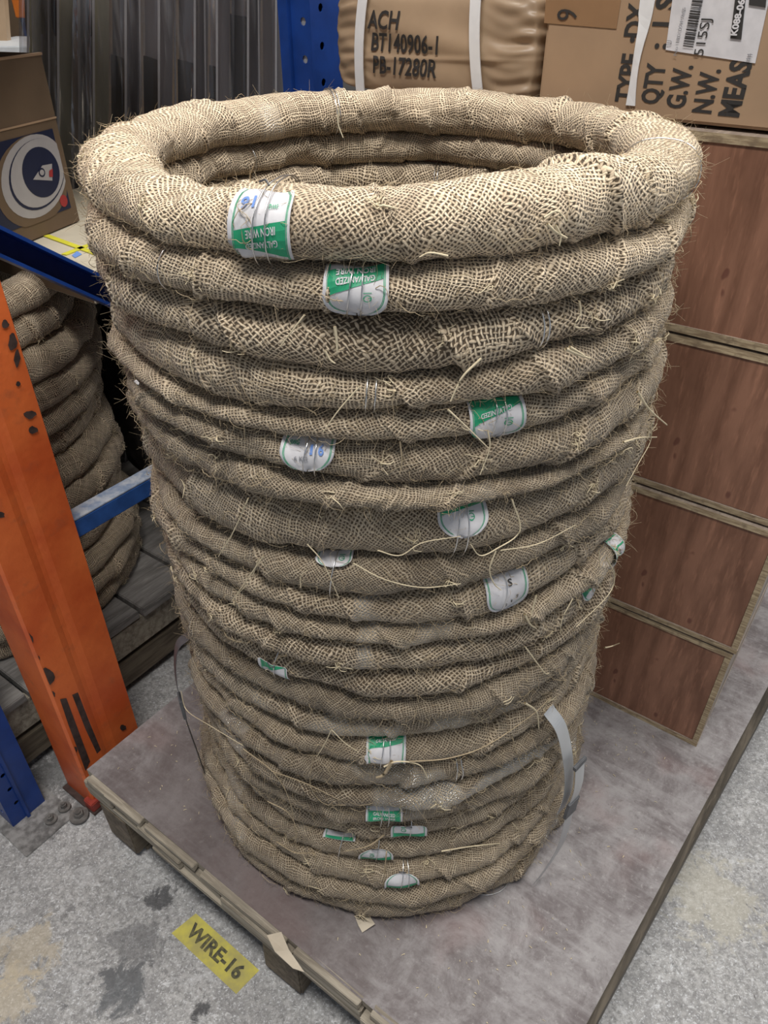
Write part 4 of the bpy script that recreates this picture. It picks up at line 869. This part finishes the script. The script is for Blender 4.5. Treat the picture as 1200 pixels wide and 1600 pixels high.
us = thing('rack_shelf', 'unseen upper rack shelf of boards added to shade the open carton', 'shelf', (0, 0, 0), A)  # out of view, added to cast shade on the open carton
for i in range(4): box('shade_board', -2.5, -1.10, .36+i*.155, .36+i*.155+.15, 1.415, 1.437, M['oldwood'], us, .002)
box('shade_beam', -2.5, -1.10, .33, .357, 1.36, 1.437, M['orangeflat'], us, .003); box('shade_beam', -2.5, -1.10, .983, 1.01, 1.36, 1.437, M['orangeflat'], us, .003)

# ------------------------------------------------------------------ film-wrapped profiles leaning behind the rack
def profile(xc, wpx, Y, mat, low, label, yaw=-.55, notch=95, sleeve=True, fm='film'):
    p = on_y(xc, 100, Y); q = on_y(xc, 330, Y); w = wpx/F_PX*((p-CAMP)@FW)
    t = thing('wrapped_profile', label, 'profile', (0, 0, 0), 0, 'film wrapped profiles leaning behind the rack')
    ax = (q-p)/np.linalg.norm(q-p); base = p+ax*((p[2]-FLOOR)/-ax[2]) if ax[2] < 0 else p; topp = p-ax*.55
    t.location = tuple(base); hd = -ax; L_ = float(np.linalg.norm(topp-base)); xr = np.array([math.cos(yaw), math.sin(yaw), 0]); yr = np.cross(hd, xr); yr /= np.linalg.norm(yr); xr = np.cross(yr, hd)
    R = np.stack([xr, yr, hd], 1)
    def lb(name, x0, x1, y0, y1, z0, z1, mt, bev=.001):
        bm = bmesh.new(); boxbm(bm, x0, x1, y0, y1, z0, z1)
        if bev: bmesh.ops.bevel(bm, geom=list(bm.edges), offset=bev, segments=1, affect='EDGES')
        for v in bm.verts: v.co = Vector(R@np.array(v.co[:]))
        return frombm(name, bm, mt, t)
    ph = on_y(xc, notch, Y); zl = float(np.linalg.norm(base-ph))
    lb('profile_core', -w*.42, w*.42, -.010, .010, .0, L_, M[mat])
    lb('profile_flange', w*.36, w*.46, -.026, .012, .0, L_, M[mat])
    lb('fold_highlight', w*.466, w*.482, -.034, -.028, .0, L_, M['foldlight'], 0)  # pale strip painting the highlight along a fold of film
    if int(xc) % 2: lb('fold_highlight', -w*.30, -w*.285, -.034, -.030, L_*.2, L_, M['foldlight'], 0)
    if not low and xc < 170:
        zb_ = float(np.linalg.norm(base-on_y(xc, 58, Y))); n_ = 20; pts_ = [(w*.34*math.cos(a), zb_+.06+.06*math.sin(a)) for a in np.linspace(math.pi, 2*math.pi, n_)]+[(w*.34, L_*.99), (-w*.34, L_*.99)]; m_ = len(pts_)
        link('rounded_end', [R@np.array([x, y, z]) for y in (-.024, -.014) for x, z in pts_], [list(range(m_)), list(range(m_, 2*m_))[::-1]]+[[i, m_+i, m_+(i+1) % m_, (i+1) % m_] for i in range(m_)], M['panel2'], t)
    if low: lb('dark_sleeve', -w*.44, w*.34, -.013, -.0105, .0, zl, M['panel2'], 0)
    # crumpled film around it
    n1, n2 = 14, 40; vs = []; fs = []; r_ = np.random.default_rng(int(xc))
    phs = r_.uniform(0, 6, 4)
    for a in range(n2+1):
        z = L_*a/n2
        for b in range(n1):
            an = b/n1*2*math.pi; rx = w*.53*(1+.07*math.sin(2*an+z*5+phs[0])+.05*math.sin(3*an-z*9+phs[1])); ry = .036*(1+.16*math.sin(3*an+z*4+phs[2])); vs.append(R@np.array([rx*math.copysign(abs(math.cos(an))**.7, math.cos(an)), ry*math.copysign(abs(math.sin(an))**.7, math.sin(an)), z]))
    for a in range(n2):
        for b in range(n1): fs.append([a*n1+b, a*n1+(b+1) % n1, (a+1)*n1+(b+1) % n1, (a+1)*n1+b])
    link('plastic_film', vs, fs, M[fm], t, True)
specs = [(58, 17, 'panel3', 0), (78, 19, 'panel3', 0), (101, 26, 'panel3', 0), (130, 34, 'panelmilk', 0), (156, 24, 'panel3', 0), (196, 50, 'panel', 90), (247, 50, 'panel', 92), (301, 52, 'panel', 97), (343, 30, 'panel', 104), (383, 50, 'panel', 25), (429, 42, 'panel', 0)]
nmz = ['leftmost of the row, beside the open carton', 'second from left in the row', 'third from left in the row', 'fourth from left with milky crumpled film', 'fifth from left, olive tinted', 'sixth from left, dark lower sleeve', 'seventh from left, dark lower sleeve', 'eighth from left, dark lower sleeve', 'third from the blue post, narrow', 'second from the blue post, dark sleeve set higher', 'nearest the blue rear post']
for i, ((xc, w_, mt, low), nm) in enumerate(zip(specs, nmz)): profile(xc, w_, 1.93+.03*(i % 2), mt, low, 'tall grey profile in clear film, '+nm, notch=low or 95, fm='milky' if i in (0, 3) else 'film')

# far things in the upper-left corner
def world_box(name, label, cat, xa, xb, ya, yb_, Y, depth, mat):
    p, q = on_y(xa, ya, Y), on_y(xb, yb_, Y); o = box(name, p[0], q[0], Y, Y+depth, q[2], p[2], mat, None, .003); return tag(o, label, cat)
t = thing('far_rack_post', 'far blue rack post with an orange beam end, top left corner', 'rack post', (0, 0, 0)); Yf = 3.3
p, q = on_y(24, 0, Yf), on_y(50, 0, Yf); bm = bmesh.new(); plate_holes(bm, np.array([p[0], Yf, 0.]), UL, Z, q[0]-p[0], FLOOR, 2.2, [((q[0]-p[0])*.35, z) for z in np.arange(FLOOR+.1, 2.15, .075)], .012, .003); boxbm(bm, p[0], p[0]+.003, Yf, Yf+.07, FLOOR, 2.2); frombm('post_body', bm, M['bluep'], t)
p2 = on_y(32, 27, Yf); box('beam_end', p2[0], q[0]+.25, Yf-.045, Yf-.003, p2[2], p2[2]+.13, M['orangeflat'], t, .003)
ps, qs = on_y(-60, 72, 2.6), on_y(56, 88, 2.6); t2 = thing('white_shelf_beam', 'white shelf edge with a yellow sticker above the open carton', 'shelf', (0, 0, 0))
box('beam', ps[0], qs[0]+.1, 2.6, 3.0, qs[2]-.005, ps[2], M['shelfwhite'], t2, .003); s1_, s2_ = on_y(25, 0, 2.6)[0], on_y(52, 0, 2.6)[0]; box('yellow_sticker', s1_, s2_, 2.597, 2.5995, qs[2]+.005, ps[2]-.003, M['yband'], t2, 0)
t3 = thing('leaning_board', 'pale brown board leaning beyond the white shelf, top left corner', 'board', (0, 0, 0)); pa_, pb_ = on_y(-4, 0, 2.9), on_y(24, 66, 2.9)
link('board_panel', [(pa_[0], 2.9, pa_[2]+.25), (pa_[0]+.075, 2.9, pa_[2]+.25), (pb_[0]+.015, 2.8, pb_[2]-.0), (pb_[0]-.055, 2.8, pb_[2]-.0)]+[(pa_[0], 2.93, pa_[2]+.25), (pa_[0]+.075, 2.93, pa_[2]+.25), (pb_[0]+.015, 2.83, pb_[2]), (pb_[0]-.055, 2.83, pb_[2])], [(0, 3, 2, 1), (4, 5, 6, 7), (0, 4, 7, 3), (1, 2, 6, 5), (0, 1, 5, 4), (3, 7, 6, 2)], M['wrap'], t3)
tc = on_y(-20, 62, 4.4); tag(box('stored_carton', tc[0]-.6, tc[0]+1.6, 4.4, 4.9, FLOOR, tc[2]+.9, M['darkcard'], None, .01), 'dark brown carton far behind the white shelf', 'carton')

# made-up black sack darkening the gap between pile and stack, and scraps
def sack(name, label, ctr, rad, mat, seed):
    bm = bmesh.new(); bmesh.ops.create_icosphere(bm, subdivisions=4, radius=1); r_ = np.random.default_rng(seed); ks = r_.normal(0, 4, (8, 3)); phs = r_.uniform(0, 6, 8)
    for v in bm.verts:
        d = sum(math.sin(float(np.dot(k, v.co[:]))+p) for k, p in zip(ks, phs))*.045; v.co = Vector((v.co.x*rad[0]*(1+d), v.co.y*rad[1]*(1+d), max(-.96, v.co.z)*rad[2]*(1+d)))
    o = frombm(name, bm, mat, None, smooth=True); o.location = tuple(ctr); return tag(o, label, 'sack')
sack('gap_filler_sack', 'black plastic sack added to darken the gap between the pile and the tall stack', (-.60, 1.72, .034+.96*.35), (.11, .11, .35), M['black'], 3)
sc_ = on_u(222, 655, -1.22); bm = bmesh.new(); boxbm(bm, -.03, .03, -.004, .004, -.018, .018); bmesh.ops.subdivide_edges(bm, edges=list(bm.edges), cuts=3, use_grid_fill=True)
for v in bm.verts: v.co.y += .012*math.sin(v.co.x*90)+.006*math.sin(v.co.z*200)
o = frombm('paper_scrap', bm, M['discwhite'], None, smooth=True); o.location = tuple(W3(-1.165, .86, .0425)); o.rotation_euler = (1.45, .3, .4); tag(o, 'crumpled pale scrap lying on the rear pallet beside the pile', 'scrap')

# ------------------------------------------------------------------ floor sign and small scraps
sg = [on_z(x, y, FLOOR+.0006) for x, y in ((268, 1458), (306, 1427), (405, 1516), (369, 1553))]
SG = thing('floor_sign', 'worn yellow painted floor marker reading WIRE-16', 'floor sign', (0, 0, 0))
top_, bot_ = sg, [p-np.array([0, 0, .0012]) for p in sg]
link('yellow_plate', [*top_, *[p+np.array([0, 0, .0008-.0002]) for p in bot_]], [(3, 2, 1, 0), (4, 5, 6, 7), (0, 1, 5, 4), (1, 2, 6, 5), (2, 3, 7, 6), (3, 0, 4, 7)], M['yellow'], SG)
cx_ = sum(sg)/4; xd = (sg[2]-sg[1])+(sg[3]-sg[0]); Lx = np.linalg.norm(xd)/2; xd /= np.linalg.norm(xd); yd = np.cross(Z, xd)
v_, f_ = text_geo('WIRE-16', .034, .0012); w_ = v_[:, 0].max()-v_[:, 0].min(); xs_ = Lx*.80/w_
text_flat('stencil_lettering', [('WIRE-16', .034, 0, 0, .0012, xs_)], M['stencil'], SG, cx_, xd, yd, Z, .0006)
def scrap(name, label, px, z, mat, cat='scrap'):
    q = [on_z(x, y, z) for x, y in px]; c = sum(q)/len(q); q = [p-c for p in q]; n = len(q)
    for i, p in enumerate(q): p[2] = .002+.005*((i*7) % 3)/2
    vs = q+[p-np.array([0, 0, .0007]) for p in q]+[np.array([0, 0, .006]), np.array([0, 0, .0053])]
    fs = [[i, (i+1) % n, 2*n] for i in range(n)]+[[n+(i+1) % n, n+i, 2*n+1] for i in range(n)]+[[i, n+i, n+(i+1) % n, (i+1) % n] for i in range(n)]
    o = link(name, vs, fs, mat, None); o.location = tuple(c); return tag(o, label, cat)
scrap('paper_scrap', 'torn cream paper scrap on the deck at the foot of the stack', [(554, 1432), (575, 1430), (586, 1447), (566, 1458), (560, 1448)], .001, M['scrap'])
sg_ = scrap('tape_scrap', 'torn beige tape hanging on the front edge of the pallet', [(417, 1462), (440, 1458), (452, 1487), (476, 1520), (458, 1515), (430, 1490)], .001, M['scrap'])
t = thing('wire_offcut', 'thin bent wire offcut lying on the deck right of the stack', 'wire'); v, f = tubes([smooth_path([on_z(737, 1396, .002), on_z(765, 1398, .002), on_z(785, 1390, .003), on_z(797, 1374, .002)], 16)], .0009, 6, False); link('wire', v, f, M['steel'], t)
# crumbs and straw bits strewn over deck and floor
def crumbs(name, n, zf, inside, mat, size, seed, label):
    r_ = np.random.default_rng(seed); paths = []
    while len(paths) < n:
        u_, v_ = r_.uniform(-1.3, .8), r_.uniform(-.1, 1.9); ins = -.95 < u_ < -.05 and .40 < v_ < 1.6
        if ins != inside: continue
        if inside and (u_+.545)**2+(v_-.763)**2 < .37**2: continue
        if inside and v_ > 1.09: continue
        if not inside and ((-1.0 < u_ < .1 and v_ > .33) or u_ < -1.0): continue
        p = W3(u_, v_, zf+.0008); a_ = r_.uniform(0, 6.28); ln = size*r_.uniform(.3, 1.5); e = p+np.array([math.cos(a_), math.sin(a_), 0])*ln; paths.append([p, (p+e)/2+np.array([0, 0, .001]), e])
    v, f = tubes(paths, r_.uniform(.0004, .0011, n), 4); o = link(name, v, f, mat, None); o['kind'] = 'stuff'; return tag(o, label, 'debris')
crumbs('wood_crumbs', 170, 0, True, M['straw'], .0045, 5, 'pale crumbs and fibre bits strewn over the plywood deck'); crumbs('floor_crumbs', 260, FLOOR, False, M['discwhite'], .005, 6, 'pale crumbs scattered over the concrete floor')
